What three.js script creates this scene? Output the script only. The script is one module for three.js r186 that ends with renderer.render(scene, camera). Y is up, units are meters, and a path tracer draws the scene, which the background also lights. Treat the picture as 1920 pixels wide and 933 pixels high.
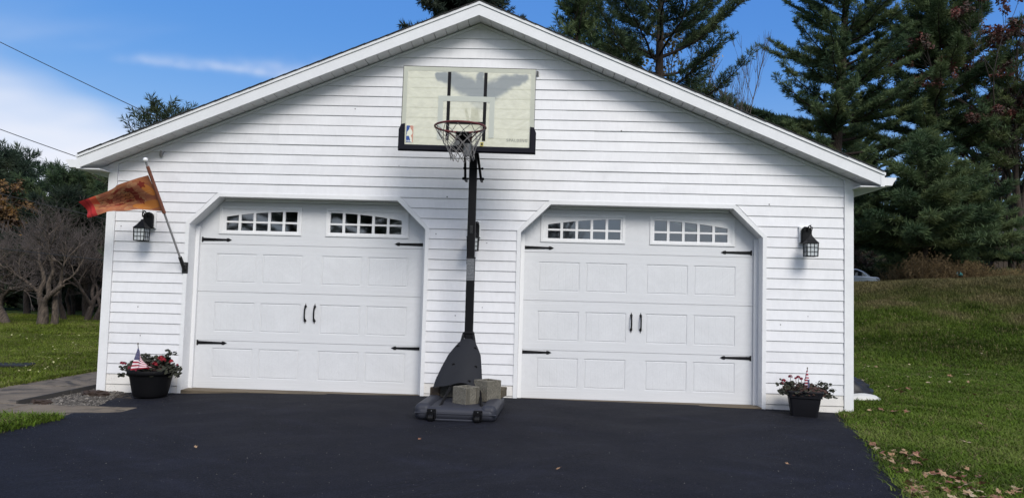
import * as THREE from 'three';
import { mergeGeometries, toCreasedNormals } from 'three/addons/utils/BufferGeometryUtils.js';
import { RoundedBoxGeometry } from 'three/addons/geometries/RoundedBoxGeometry.js';
import { createNoise2D, createNoise3D } from 'simplex-noise';

// ------------------------------------------------------------------ camera, sky, sun, exposure
const scene = new THREE.Scene();
const camera = new THREE.PerspectiveCamera(36.18, 1024 / 497, 0.1, 1500);
camera.position.set(0.6915, 1.2139, 8.7532);
camera.rotation.set(0.0603, 0.029, 0.027, 'YXZ');
scene.add(camera);

function rng(seed) { let a = seed >>> 0; return () => { a = (a + 0x6D2B79F5) | 0; let t = Math.imul(a ^ (a >>> 15), 1 | a); t = (t + Math.imul(t ^ (t >>> 7), 61 | t)) ^ t; return ((t ^ (t >>> 14)) >>> 0) / 4294967296; }; }
const noise2 = createNoise2D(rng(11)), noise3 = createNoise3D(rng(12));
const fbm2 = (x, y, o = 5) => { let s = 0, a = 0.5, f = 1; for (let i = 0; i < o; i++) { s += a * noise2(x * f, y * f); a *= 0.5; f *= 2.03; } return s; };
const fbm3 = (x, y, z, o = 5) => { let s = 0, a = 0.5, f = 1; for (let i = 0; i < o; i++) { s += a * noise3(x * f, y * f, z * f); a *= 0.5; f *= 2.03; } return s; };
const clamp = (v, a = 0, b = 1) => Math.min(b, Math.max(a, v));
const smooth = (a, b, v) => { const t = clamp((v - a) / (b - a)); return t * t * (3 - 2 * t); };
const lerp = (a, b, t) => a + (b - a) * t;

const SUN_EL = 40 * Math.PI / 180, SUN_AZ = 20 * Math.PI / 180;
const sunDir = new THREE.Vector3(Math.sin(SUN_AZ) * Math.cos(SUN_EL), Math.sin(SUN_EL), Math.cos(SUN_AZ) * Math.cos(SUN_EL));
{ // a computed sky: deep blue, cloud bank low on the left, thin veil round the sun
  const W = 1600, H = 800, d = new Float32Array(W * H * 4);
  const A = new THREE.Vector3(), zen = [0.055, 0.185, 0.58], mid = [0.130, 0.345, 0.73], low = [0.42, 0.61, 0.84];
  for (let j = 0; j < H; j++) for (let i = 0; i < W; i++) {
    const el = ((j + 0.5) / H - 0.5) * Math.PI, az = ((i + 0.5) / W - 0.5) * Math.PI * 2;
    A.set(Math.cos(el) * Math.cos(az), Math.sin(el), Math.cos(el) * Math.sin(az));
    const e = Math.max(0, A.y);
    const t1 = smooth(0.0, 0.34, e), t2 = smooth(0.05, 0.60, e + 0.10 * A.x);
    let c = [0, 1, 2].map(k => lerp(lerp(low[k], mid[k], t1), zen[k], t2));
    // cloud layer: coordinates on a flat layer overhead
    const kx = A.x / (e + 0.16), kz = A.z / (e + 0.16);
    const leftness = smooth(0.1, -0.75, A.x) * smooth(0.3, -0.5, A.z);
    const warp = fbm3(A.x * 2.2, A.y * 5, A.z * 2.2, 4);
    // cloud bank in the west, low
    const bank = smooth(0.265, 0.13, e + 0.10 * warp + 0.13 * (1 - smooth(-0.2, -0.62, A.x))) * smooth(-0.08, -0.42, A.x) * (A.z < 0.4 ? 1 : 0.6);
    // wisps
    const w = smooth(0.16, 0.8, fbm2(kx * 0.55 + 3.1, kz * 1.7 - 1.2, 5) + 0.12 * leftness) * (0.10 + 0.25 * leftness) * smooth(0.33, 0.20, e);
    // veil of thin cloud in the half of the sky that holds the sun
    const sd = clamp(A.dot(sunDir), -1, 1), veil = smooth(-0.25, 0.95, sd) * (0.62 + 0.5 * fbm2(kx * 0.8, kz * 0.8, 5));
    let a = clamp(Math.max(bank * (0.9 + 0.25 * fbm2(kx * 0.9, kz * 2.4, 5)), w, 0));
    const cl = [0.74, 0.77, 0.86];
    c = c.map((v, k) => lerp(v, cl[k], clamp(a)));
    c = c.map((v, k) => lerp(v, [0.98, 1.0, 1.05][k], clamp(veil * 0.9)));
    c = c.map((v, k) => v + [1.0, 0.97, 0.9][k] * (1.6 * Math.pow(Math.max(0, sd), 24)));
    // an old vapour trail
    const px = A.x / -A.z, py = A.y / -A.z;
    if (A.z < -0.2) {
      const ly = 0.300 - 0.065 * (px + 0.50) - 0.09 * (px + 0.5) * (px + 0.5), u = smooth(-0.60, -0.50, px) * smooth(-0.14, -0.30, px);
      const wd = 0.0045 + 0.006 * smooth(-0.5, -0.25, px), q = (py - ly) / wd + 0.9 * fbm2(px * 14, py * 30, 3);
      const tr = u * (0.34 + 0.3 * fbm2(px * 22, py * 50, 3)) * (q < 0 ? Math.exp(-q * q * 1.5) : Math.exp(-q * q * 0.35));
      c = c.map((v, k) => lerp(v, cl[k], clamp(tr)));
    }
    if (A.y < 0) { const t = smooth(0, -0.12, A.y); c = c.map((v, k) => lerp(v, [0.10, 0.11, 0.09][k], t)); }
    const o = (j * W + i) * 4; d[o] = c[0]; d[o + 1] = c[1]; d[o + 2] = c[2]; d[o + 3] = 1;
  }
  const sky = new THREE.DataTexture(d, W, H, THREE.RGBAFormat, THREE.FloatType);
  sky.mapping = THREE.EquirectangularReflectionMapping; sky.magFilter = sky.minFilter = THREE.LinearFilter; sky.needsUpdate = true;
  scene.background = sky; scene.environment = sky;
}
const sun = new THREE.DirectionalLight(new THREE.Color(1.0, 0.96, 0.90), 2.2);
sun.position.copy(sunDir).multiplyScalar(60); sun.target.position.set(0, 1, 0);
sun.castShadow = true; sun.shadow.radius = 46; sun.shadow.mapSize.set(4096, 4096);
Object.assign(sun.shadow.camera, { left: -40, right: 40, top: 40, bottom: -40, near: 1, far: 160 });
scene.add(sun, sun.target);

const renderer = new THREE.WebGLRenderer({ antialias: true });
renderer.setSize(1024, 497);
renderer.toneMapping = THREE.LinearToneMapping;
renderer.toneMappingExposure = 1.14;
renderer.shadowMap.enabled = true;

// ------------------------------------------------------------------ helpers
const V = (x, y, z) => new THREE.Vector3(x, y, z);
const used = {};
const numbered = n => { const k = used[n] || 0; used[n] = k + 1; return k ? `${n}_${String(k).padStart(3, '0')}` : n; };
function tag(o, label, category, group, kind) { if (label) o.userData.label = label; if (category) o.userData.category = category; if (group) o.userData.group = group; if (kind) o.userData.kind = kind; return o; }
function thing(name, label, category, pos = [0, 0, 0], turn = 0, group) {
  const o = new THREE.Group(); o.name = numbered(name); o.position.set(...pos); o.rotation.y = turn; scene.add(o); return tag(o, label, category, group);
}
function obj(name, geos, m, parent = scene) {
  let g = geos;
  if (Array.isArray(geos)) { const l = geos.map(q => { q = q.index ? q.toNonIndexed() : q; for (const k of Object.keys(q.attributes)) if (!['position', 'normal', 'uv'].includes(k)) q.deleteAttribute(k); return q; }); g = l.length > 1 ? mergeGeometries(l) : l[0]; }
  const o = new THREE.Mesh(g, m); o.name = parent === scene ? numbered(name) : name; o.castShadow = o.receiveShadow = true; parent.add(o); return o;
}
const struct = (name, g, m) => tag(obj(name, g, m), null, null, null, 'structure');
const box = (w, h, d, x = 0, y = 0, z = 0) => new THREE.BoxGeometry(w, h, d).translate(x, y, z);
const boxb = (x0, x1, y0, y1, z0, z1) => box(x1 - x0, y1 - y0, z1 - z0, (x0 + x1) / 2, (y0 + y1) / 2, (z0 + z1) / 2);
const rbox = (w, h, d, r, x = 0, y = 0, z = 0, s = 3) => new RoundedBoxGeometry(w, h, d, s, r).translate(x, y, z);
const poly = (pts, holes = []) => { const s = new THREE.Shape(pts.map(p => new THREE.Vector2(p[0], p[1]))); for (const h of holes) s.holes.push(new THREE.Path(h.map(p => new THREE.Vector2(p[0], p[1])))); return s; };
const extr = (pts, z0, z1, holes, bevel = 0) => new THREE.ExtrudeGeometry(poly(pts, holes), bevel ? { depth: z1 - z0 - 2 * bevel, bevelEnabled: true, bevelSize: bevel, bevelThickness: bevel, bevelOffset: -bevel, bevelSegments: 1 } : { depth: z1 - z0, bevelEnabled: false }).translate(0, 0, z0 + bevel);
const tube = (pts, r, seg = 24, rs = 6, closed = false) => new THREE.TubeGeometry(new THREE.CatmullRomCurve3(pts.map(p => Array.isArray(p) ? V(...p) : p), closed), seg, r, rs, closed);
function rod(a, b, r, r2 = r, n = 8) { a = Array.isArray(a) ? V(...a) : a; b = Array.isArray(b) ? V(...b) : b; const d = b.clone().sub(a), g = new THREE.CylinderGeometry(r2, r, d.length(), n); g.applyQuaternion(new THREE.Quaternion().setFromUnitVectors(V(0, 1, 0), d.clone().normalize())); return g.translate((a.x + b.x) / 2, (a.y + b.y) / 2, (a.z + b.z) / 2); }
function bar(a, b, w, t) { a = V(...a); b = V(...b); const d = b.clone().sub(a), L = d.length(); const m = new THREE.Matrix4(), y = d.normalize(), x = V(1, 0, 0); const z = V().crossVectors(x, y).normalize(); x.crossVectors(y, z); m.makeBasis(x, y, z); const g = new THREE.BoxGeometry(w, L, t).applyMatrix4(m); return g.translate((a.x + b.x) / 2, (a.y + b.y) / 2, (a.z + b.z) / 2); }
class MB { // raw triangle collector with tubes
  constructor() { this.p = []; this.n = []; this.u = []; }
  tri(a, b, c, na, nb, nc) { this.p.push(...a, ...b, ...c); if (!na) { const e = V(b[0] - a[0], b[1] - a[1], b[2] - a[2]).cross(V(c[0] - a[0], c[1] - a[1], c[2] - a[2])).normalize(); na = nb = nc = [e.x, e.y, e.z]; } this.n.push(...na, ...nb, ...nc); this.u.push(a[0], a[1], b[0], b[1], c[0], c[1]); }
  tube(pts, rad, sides) {
    let prev = null;
    const ref = V(0.31, 0.17, 0.93);
    for (let i = 0; i < pts.length; i++) {
      const t = (i < pts.length - 1 ? pts[i + 1].clone().sub(pts[i]) : pts[i].clone().sub(pts[i - 1])).normalize();
      const x = V().crossVectors(t, ref).normalize(), y = V().crossVectors(x, t);
      const ring = [];
      for (let k = 0; k < sides; k++) { const a = k / sides * Math.PI * 2, n = x.clone().multiplyScalar(Math.cos(a)).addScaledVector(y, Math.sin(a)); ring.push([pts[i].clone().addScaledVector(n, rad[i]).toArray(), n.toArray()]); }
      if (prev) for (let k = 0; k < sides; k++) { const a = prev[k], b = prev[(k + 1) % sides], c = ring[(k + 1) % sides], e = ring[k]; this.tri(a[0], c[0], b[0], a[1], c[1], b[1]); this.tri(a[0], e[0], c[0], a[1], e[1], c[1]); }
      prev = ring;
    }
  }
  geo() { const g = new THREE.BufferGeometry(); g.setAttribute('position', new THREE.Float32BufferAttribute(this.p, 3)); g.setAttribute('normal', new THREE.Float32BufferAttribute(this.n, 3)); g.setAttribute('uv', new THREE.Float32BufferAttribute(this.u, 2)); return g; }
}
// ------------------------------------------------------------------ textures and materials
function dataTex(n, fn, srgb = true, rep = 1) {
  const d = new Uint8Array(n * n * 4);
  for (let j = 0; j < n; j++) for (let i = 0; i < n; i++) { const c = fn(i / n, j / n, i, j), o = (j * n + i) * 4; for (let k = 0; k < 3; k++) d[o + k] = clamp(c[k] ?? c[0], 0, 1) * 255; d[o + 3] = c[3] === undefined ? 255 : clamp(c[3]) * 255; }
  const t = new THREE.DataTexture(d, n, n, THREE.RGBAFormat); t.wrapS = t.wrapT = THREE.RepeatWrapping; t.magFilter = THREE.LinearFilter; t.minFilter = THREE.LinearMipmapLinearFilter; t.generateMipmaps = true;
  if (srgb) t.colorSpace = THREE.SRGBColorSpace; t.repeat.set(rep, rep); t.needsUpdate = true; return t;
}
const tn = (u, v, f, s = 0) => { // tileable noise
  const a = u * Math.PI * 2, b = v * Math.PI * 2; return noise3(Math.cos(a) * f / 6.283 + s, Math.sin(a) * f / 6.283 + Math.cos(b) * f / 6.283 * 1.3, Math.sin(b) * f / 6.283 + s * 2.1);
};
const tfbm = (u, v, f, o = 4, s = 0) => { let r = 0, a = 0.5; for (let i = 0; i < o; i++) { r += a * tn(u, v, f, s + i * 7.3); a *= 0.55; f *= 2; } return r; };
const lin = (r, g = r, b = r) => new THREE.Color().setRGB(r, g, b);
const mat = (c, rough = 0.6, extra = {}) => new THREE.MeshStandardMaterial({ color: Array.isArray(c) ? lin(...c) : lin(c), roughness: rough, ...extra });
const phys = (c, rough, extra = {}) => new THREE.MeshPhysicalMaterial({ color: Array.isArray(c) ? lin(...c) : lin(c), roughness: rough, ...extra });

const rs0 = rng(5);
const specks = Array.from({ length: 14 }, () => [rs0(), rs0(), 0.0008 + rs0() * 0.0013]);
const sidingMap = dataTex(1024, (u, v) => {
  let t = 0.965 + 0.028 * tfbm(u, v, 5, 4, 1) + 0.018 * tfbm(u, v * 0.25, 60, 2, 4);
  t -= 0.03 * smooth(0.25, 0.6, tfbm(u, v, 3, 4, 9));
  for (const [a, b, r] of specks) { const q = Math.hypot(u - a, (v - b)); if (q < r) t = 0.32; else if (Math.abs(u - a) < r * 0.7 && v < b && b - v < 0.012) t -= 0.03; }
  return [t, t, t * 1.004];
}, true, 1 / 3.7);
const grainBump = dataTex(512, (u, v) => [0.5 + 0.35 * tfbm(u, v * 0.12, 46, 3, 2) + 0.15 * tn(u, v, 70, 3)], false, 1 / 0.6);
const beadBump = dataTex(512, (u, v) => { const q = Math.abs(((u * 6) % 1) - 0.5); return [(q < 0.06 ? 0.15 + q * 6 : 0.55) + 0.25 * tfbm(u, v * 0.12, 46, 3, 2)]; }, false, 1 / 0.478);
const sidingMats = [0.80, 0.785, 0.77, 0.79].map((c, i) => { const t = sidingMap.clone(); t.offset.set(i * 0.27, i * 0.61); t.needsUpdate = true; return mat([c, c * 0.995, c * 1.0], 0.42, { map: t, bumpMap: grainBump, bumpScale: 0.0006 }); });
const splashMap = dataTex(512, (u, v) => { const t = 0.95 + 0.03 * tfbm(u, v, 5, 4, 1) - 0.10 * smooth(0.42, 0.75, tn(u, v, 75, 8)) * smooth(-0.1, 0.4, tfbm(u, v, 6, 3, 15)); return [t, t * 0.985, t * 0.96]; }, true, 1 / 1.3);
const splashM = mat([0.78, 0.775, 0.77], 0.5, { map: splashMap });
const fineDirt = dataTex(512, (u, v) => { const t = 0.965 + 0.022 * tfbm(u, v, 6, 5, 20) + 0.01 * tn(u, v, 60, 3); return [t, t, t]; }, true, 1 / 2);
const M = {
  trim: mat([0.80, 0.80, 0.80], 0.45, { map: fineDirt }),
  fascia: mat([0.76, 0.765, 0.77], 0.5, { map: fineDirt }),
  soffit: mat([0.70, 0.70, 0.70], 0.55, { map: fineDirt }),
  dark: mat([0.05, 0.05, 0.05], 0.9),
  door: mat([0.70, 0.705, 0.715], 0.45, { map: fineDirt, bumpMap: grainBump, bumpScale: 0.0007 }),
  doorPanel: mat([0.70, 0.705, 0.715], 0.45, { map: fineDirt, bumpMap: beadBump, bumpScale: 0.0025 }),
  blackIron: phys([0.006, 0.006, 0.007], 0.55, { specularIntensity: 0.4 }),
  rubber: mat([0.03, 0.03, 0.03], 0.8),
  concrete: null,
};
const glassDoor = phys([0.92, 0.95, 0.96], 0.03, { transmission: 1, thickness: 0, ior: 1.9 });

// ------------------------------------------------------------------ ground
const PROFILE = (x, z) => (0.03 - 0.07 * Math.min(1.2, Math.abs(x) / 4.3) ** 2 + 0.015 * clamp(x / 4.3, -1, 1)) * (1 - smooth(0.2, 2.6, z));
const pwl = (pts, z) => { if (z <= pts[0][1]) return pts[0][0]; for (let i = 1; i < pts.length; i++) if (z <= pts[i][1]) { const a = pts[i - 1], b = pts[i]; return lerp(a[0], b[0], (z - a[1]) / (b[1] - a[1])); } return pts[pts.length - 1][0]; };
const DL = [[-4.0, -0.05], [-3.88, 0.38], [-3.6, 1.4], [-3.55, 2.05], [-3.58, 2.65], [-3.5, 6], [-3.4, 22]];
const DR = [[4.32, -0.05], [4.21, 0.18], [3.79, 1.73], [3.42, 2.94], [3.17, 3.8], [2.95, 5], [2.9, 7], [3.0, 22]];
const edgeWob = (z, s) => 0.018 * noise2(z * 3.1, s) + 0.010 * noise2(z * 9, s + 4);
const dl = z => pwl(DL, z) + edgeWob(z, 1), dr = z => pwl(DR, z) + edgeWob(z, 8);
function bankS(x, z) { return x * 0.65 - z * 0.76; }
function terrain(x, z) {
  const gate = smooth(3.0, 9.5, x), s = bankS(x, z) + 0.7 * noise2(x * 0.13, z * 0.13);
  let y = 1.86 * smooth(12.8, 25, s) * gate + 0.12 * smooth(11, 15, s) * gate;
  y += 0.05 * noise2(x * 0.25, z * 0.25) * smooth(5.5, 8, Math.abs(x)) + 0.012 * noise2(x * 1.7, z * 1.7) * smooth(4.6, 5.4, Math.abs(x));
  y -= 0.03 * smooth(3, 5, Math.abs(x)) - 0.0;
  y += 0.36 * clamp((x - 12.8) / 6) * smooth(16, 25, s) * (1 - smooth(27, 33, s)) + 0.10 * smooth(29, 40, s) * gate;
  return y;
}
const inGarage = (x, z, e = 0) => Math.abs(x) < 4.3 + e && z < e && z > -7.6;
const inDrive = (x, z, e = 0) => z > -0.1 && z < 22 && x > dl(z) - e && x < dr(z) + e;
const inPath = (x, z, e = 0) => (x > -5.4 - e && x < -4.44 + e && z > -14 && z < 2.05 + e) || (x > -5.4 - e && x < -3.45 && z > 1.2 - e && z < 2.03 + e);
const inGravel = (x, z, e = 0) => x > -4.46 - e && x < -3.5 && z < 1.24 + e && z > -7.6;
const hard = (x, z, e = 0) => inGarage(x, z, e) || inDrive(x, z, e) || inPath(x, z, e) || inGravel(x, z, e);
const groundY = (x, z) => terrain(x, z) + (hard(x, z, 0.1) ? -0.07 : 0.0);

const lawnMap = dataTex(1024, (u, v) => {
  const a = tfbm(u, v, 9, 5, 3), b = tfbm(u, v, 90, 3, 8), c = tfbm(u, v, 40, 3, 5);
  const t = 0.42 + 0.22 * a + 0.30 * b;
  const dry = smooth(0.15, 0.5, c + 0.3 * a);
  return [lerp(0.40, 0.56, dry) * (0.55 + t), lerp(0.46, 0.52, dry) * (0.55 + t), lerp(0.15, 0.24, dry) * (0.55 + t)];
}, true, 1 / 2.6);
const lawnBump = dataTex(512, (u, v) => [0.5 + 0.5 * tfbm(u, v, 60, 3, 18)], false, 1 / 1.1);
const lawnTint = (x, z) => { // turf tint: paler on the left, darker at the bank foot, dry yellow crown
  const s = bankS(x, z), g = smooth(4, 9, x), n = fbm2(x * 0.35, z * 0.35, 4), n2 = fbm2(x * 1.3 + 5, z * 1.3, 3);
  const dry = clamp(g * smooth(16, 23, s + 4 * n) * 0.95 + 0.30 * smooth(0.0, 0.45, n) + 0.2 * n2);
  const left = x < -4.5 ? 1 : 0;
  const lush = [0.35, 0.56, 0.06], leftC = [0.48, 0.64, 0.075], dryC = [0.50, 0.43, 0.19];
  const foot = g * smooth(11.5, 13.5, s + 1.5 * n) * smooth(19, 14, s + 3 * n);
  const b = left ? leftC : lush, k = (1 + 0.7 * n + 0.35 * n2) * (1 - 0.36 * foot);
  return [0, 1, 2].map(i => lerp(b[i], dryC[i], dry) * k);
};
{
  const ax = [], az = [];
  for (let x = -420; x < -40; x += 20) ax.push(x); for (let x = -40; x < -14; x += 0.8) ax.push(x); for (let x = -14; x < 14; x += 0.14) ax.push(x); for (let x = 14; x < 40; x += 0.6) ax.push(x); for (let x = 40; x <= 420; x += 20) ax.push(x);
  for (let z = -420; z < -60; z += 20) az.push(z); for (let z = -60; z < -14; z += 0.6) az.push(z); for (let z = -14; z < 6; z += 0.14) az.push(z); for (let z = 6; z < 40; z += 1) az.push(z); for (let z = 40; z <= 420; z += 20) az.push(z);
  const P = [], U = [], C = [], I = [], n = ax.length;
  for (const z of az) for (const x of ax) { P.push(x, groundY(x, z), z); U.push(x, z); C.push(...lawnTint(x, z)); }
  for (let j = 0; j < az.length - 1; j++) for (let i = 0; i < n - 1; i++) { const a = j * n + i; I.push(a, a + n, a + 1, a + 1, a + n, a + n + 1); }
  const g = new THREE.BufferGeometry(); g.setAttribute('position', new THREE.Float32BufferAttribute(P, 3)); g.setAttribute('uv', new THREE.Float32BufferAttribute(U, 2)); g.setAttribute('color', new THREE.Float32BufferAttribute(C, 3)); g.setIndex(I); g.computeVertexNormals();
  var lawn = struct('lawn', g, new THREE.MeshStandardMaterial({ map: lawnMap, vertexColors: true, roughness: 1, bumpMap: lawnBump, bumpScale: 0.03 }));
}
// asphalt drive
const asphaltMap = dataTex(1024, (u, v, i, j) => {
  const a = tfbm(u, v, 4, 5, 2), b = tn(u, v, 190, 3), c = tn(u, v, 320, 14);
  let t = 0.086 + 0.013 * a + 0.026 * b + 0.018 * c;
  const sp = tn(u, v, 150, 44); if (sp > 0.74) t += 0.05 + 0.25 * (sp - 0.74); t += 0.016 * smooth(0.05, 0.5, tfbm(u, v, 11, 4, 61)) + 0.018 * smooth(0.1, 0.5, tfbm(u, v, 2.5, 5, 71));
  return [t * 0.93, t * 0.98, t * 1.30];
}, true, 1 / 2.3);
const asphaltBump = dataTex(1024, (u, v) => [0.5 + 0.3 * tn(u, v, 230, 3) + 0.2 * tn(u, v, 120, 8)], false, 1 / 2.3);
const asphaltRough = dataTex(512, (u, v) => { const t = 0.86 + 0.10 * tfbm(u, v, 5, 5, 7); return [t, t, t]; }, false, 1 / 5.1);
{
  const P = [], U = [], I = [], NX = 48; const zs = []; for (let z = -0.02; z < 6; z += 0.1) zs.push(z); for (let z = 6; z <= 22; z += 1) zs.push(z);
  for (const z of zs) for (let i = -1; i <= NX + 1; i++) { const t = clamp(i / NX), x = lerp(dl(z), dr(z), t); const sk = i < 0 || i > NX; P.push(x + (i < 0 ? -0.03 : i > NX ? 0.03 : 0), (sk ? -0.1 : PROFILE(x, z) + 0.012 + 0.006 * noise2(x * 0.8, z * 0.8)), z); U.push(x, z); }
  const n = NX + 3; for (let j = 0; j < zs.length - 1; j++) for (let i = 0; i < n - 1; i++) { const a = j * n + i; I.push(a, a + n, a + 1, a + 1, a + n, a + n + 1); }
  const g = new THREE.BufferGeometry(); g.setAttribute('position', new THREE.Float32BufferAttribute(P, 3)); g.setAttribute('uv', new THREE.Float32BufferAttribute(U, 2)); g.setIndex(I); g.computeVertexNormals();
  struct('driveway', g, new THREE.MeshPhysicalMaterial({ color: 0xffffff, specularIntensity: 0.32, map: asphaltMap, roughnessMap: asphaltRough, roughness: 1, bumpMap: asphaltBump, bumpScale: 0.006 }));
}
const concreteMap = dataTex(512, (u, v) => { const t = 0.52 + 0.12 * tfbm(u, v, 5, 5, 3) + 0.06 * tn(u, v, 120, 5) - 0.16 * smooth(0.1, 0.5, tfbm(u, v, 7, 4, 41)); return [t, t * 0.94, t * 0.85]; }, true, 1 / 1.9);
const concreteBump = dataTex(512, (u, v) => [0.5 + 0.4 * tn(u, v, 110, 5) + 0.2 * tfbm(u, v, 30, 3)], false, 1 / 1.2);
M.concrete = mat([0.60, 0.54, 0.455], 0.9, { map: concreteMap, bumpMap: concreteBump, bumpScale: 0.003 });
{ // walkway: slabs along the garage side and across to the drive
  const path = thing('walkway'); path.userData.kind = 'structure'; delete path.userData.category;
  const slab = (x0, x1, z0, z1) => { const g = rbox(x1 - x0 - 0.012, 0.1, z1 - z0 - 0.012, 0.012, 0, 0, 0, 2).translate((x0 + x1) / 2, -0.052 + 0.0015, (z0 + z1) / 2); const p = g.attributes.position, uv = g.attributes.uv; for (let i = 0; i < p.count; i++) uv.setXY(i, p.getX(i), p.getZ(i)); return g; };
  for (let z = 1.2; z > -14; z -= 1.35) obj('slab', slab(-5.4, -4.45, z - 1.35, z), M.concrete, path);
  obj('slab', slab(-5.4, -4.3, 1.2, 2.03), M.concrete, path);
  obj('slab', slab(-4.3, -3.2, 1.2, 2.03), M.concrete, path);
}
{ // gravel strip at the garage corner
  const r = rng(91), pr = rng(92);
  const g = new THREE.PlaneGeometry(1.0, 9, 20, 90).rotateX(-Math.PI / 2).translate(-3.95, -0.03, -3.3); const p = g.attributes.position; for (let i = 0; i < p.count; i++) { p.setY(i, p.getY(i) + 0.012 * noise2(p.getX(i) * 7, p.getZ(i) * 7)); g.attributes.uv.setXY(i, p.getX(i), p.getZ(i)); } g.computeVertexNormals();
  struct('gravel_bed', g, mat([0.20, 0.17, 0.14], 1, { map: concreteMap, bumpMap: concreteBump, bumpScale: 0.02 }));
  const st = new THREE.IcosahedronGeometry(1, 1); const sp = st.attributes.position; for (let i = 0; i < sp.count; i++) { const q = V().fromBufferAttribute(sp, i), k = 1 + 0.25 * noise3(q.x * 1.3, q.y * 1.3, q.z * 1.3); sp.setXYZ(i, q.x * k, q.y * k * 0.65, q.z * k); } st.computeVertexNormals();
  const N = 5200, im = new THREE.InstancedMesh(st, mat(1, 0.95), N), m = new THREE.Matrix4(), q = new THREE.Quaternion(), c = new THREE.Color();
  for (let i = 0; i < N;) { const x = -4.44 + r() * 0.9, z = 1.22 - Math.pow(r(), 1.3) * 3.2; if (inGarage(x, z, 0.0) || inDrive(x, z, 0.0)) continue; const s = 0.005 + 0.009 * pr() * pr() + (pr() < 0.02 ? 0.012 : 0); q.setFromEuler(new THREE.Euler(pr() * 0.6, pr() * 6, pr() * 0.6)); m.compose(V(x, -0.025 + s * 0.3, z), q, V(s, s, s)); im.setMatrixAt(i, m); const t = 0.035 + 0.19 * pr() * pr(); im.setColorAt(i, c.setRGB(t * 1.08, t * 0.96, t * 0.82)); i++; }
  im.name = 'gravel'; im.castShadow = im.receiveShadow = true; tag(im, 'grey gravel filling the bed at the garage corner beside the path', 'gravel', null, 'stuff'); scene.add(im);
  // steel edging along the path
  const e = thing('garden_edging', 'dark strip of edging between the concrete path and the gravel', 'edging');
  obj('strip', boxb(-4.448, -4.432, -0.1, 0.03, -7, 1.2), mat([0.05, 0.045, 0.04], 0.8), e); obj('stake', boxb(-4.432, -4.42, -0.1, 0.02, 0.3, 0.33), mat([0.05, 0.045, 0.04], 0.8), e);
}

// ------------------------------------------------------------------ garage
const W2 = 4.3, HL = 2.6241, SL = 0.409, OV = 0.28, EO = 0.25, FH = 0.1587, HA = HL + SL * W2, HE = HL - SL * EO, BACK = -7.5;
const DO = { w: 2.7626, h: 2.2681, cw: 0.3384, ch: 0.3265, c: [-1.9505, 1.9175] };
const topY = x => HA - SL * Math.abs(x);
const garage = thing('garage', 'white two-door garage with vinyl siding and gable roof on the asphalt drive', 'garage');
const openPts = (c, e = 0, y0 = -0.3) => { const h = DO.w / 2 + e, k = e * 0.42; return [[c - h, y0], [c + h, y0], [c + h, DO.h - DO.ch + k], [c + h - DO.cw - (e - k), DO.h + e], [c - h + DO.cw + (e - k), DO.h + e], [c - h, DO.h - DO.ch + k]]; };
{
  const wm = mat([0.75, 0.75, 0.75], 0.6), g0 = 0.0;
  // front wall core, notched by both openings
  const [cl, cr] = DO.c, a = openPts(cl), b = openPts(cr);
  const outline = [[-W2, -0.3], a[0], a[5], a[4], a[3], a[2], a[1], b[0], b[5], b[4], b[3], b[2], b[1], [W2, -0.3], [W2, HL], [0, HA], [-W2, HL]];
  obj('wall', extr(outline, -0.19, 0), M.trim, garage);
  obj('wall', boxb(-W2, -W2 + 0.15, -0.3, HL, BACK, -0.19), wm, garage);
  obj('wall', boxb(W2 - 0.15, W2, -0.3, HL, BACK, -0.19), wm, garage);
  obj('wall', extr([[-W2 + 0.15, -0.3], [W2 - 0.15, -0.3], [W2 - 0.15, HL], [0, HA], [-W2 + 0.15, HL]], BACK, BACK + 0.15), wm, garage);
  obj('floor', boxb(-W2 + 0.15, W2 - 0.15, -0.3, 0.0, BACK + 0.15, -0.19), M.concrete, garage);
}
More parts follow.
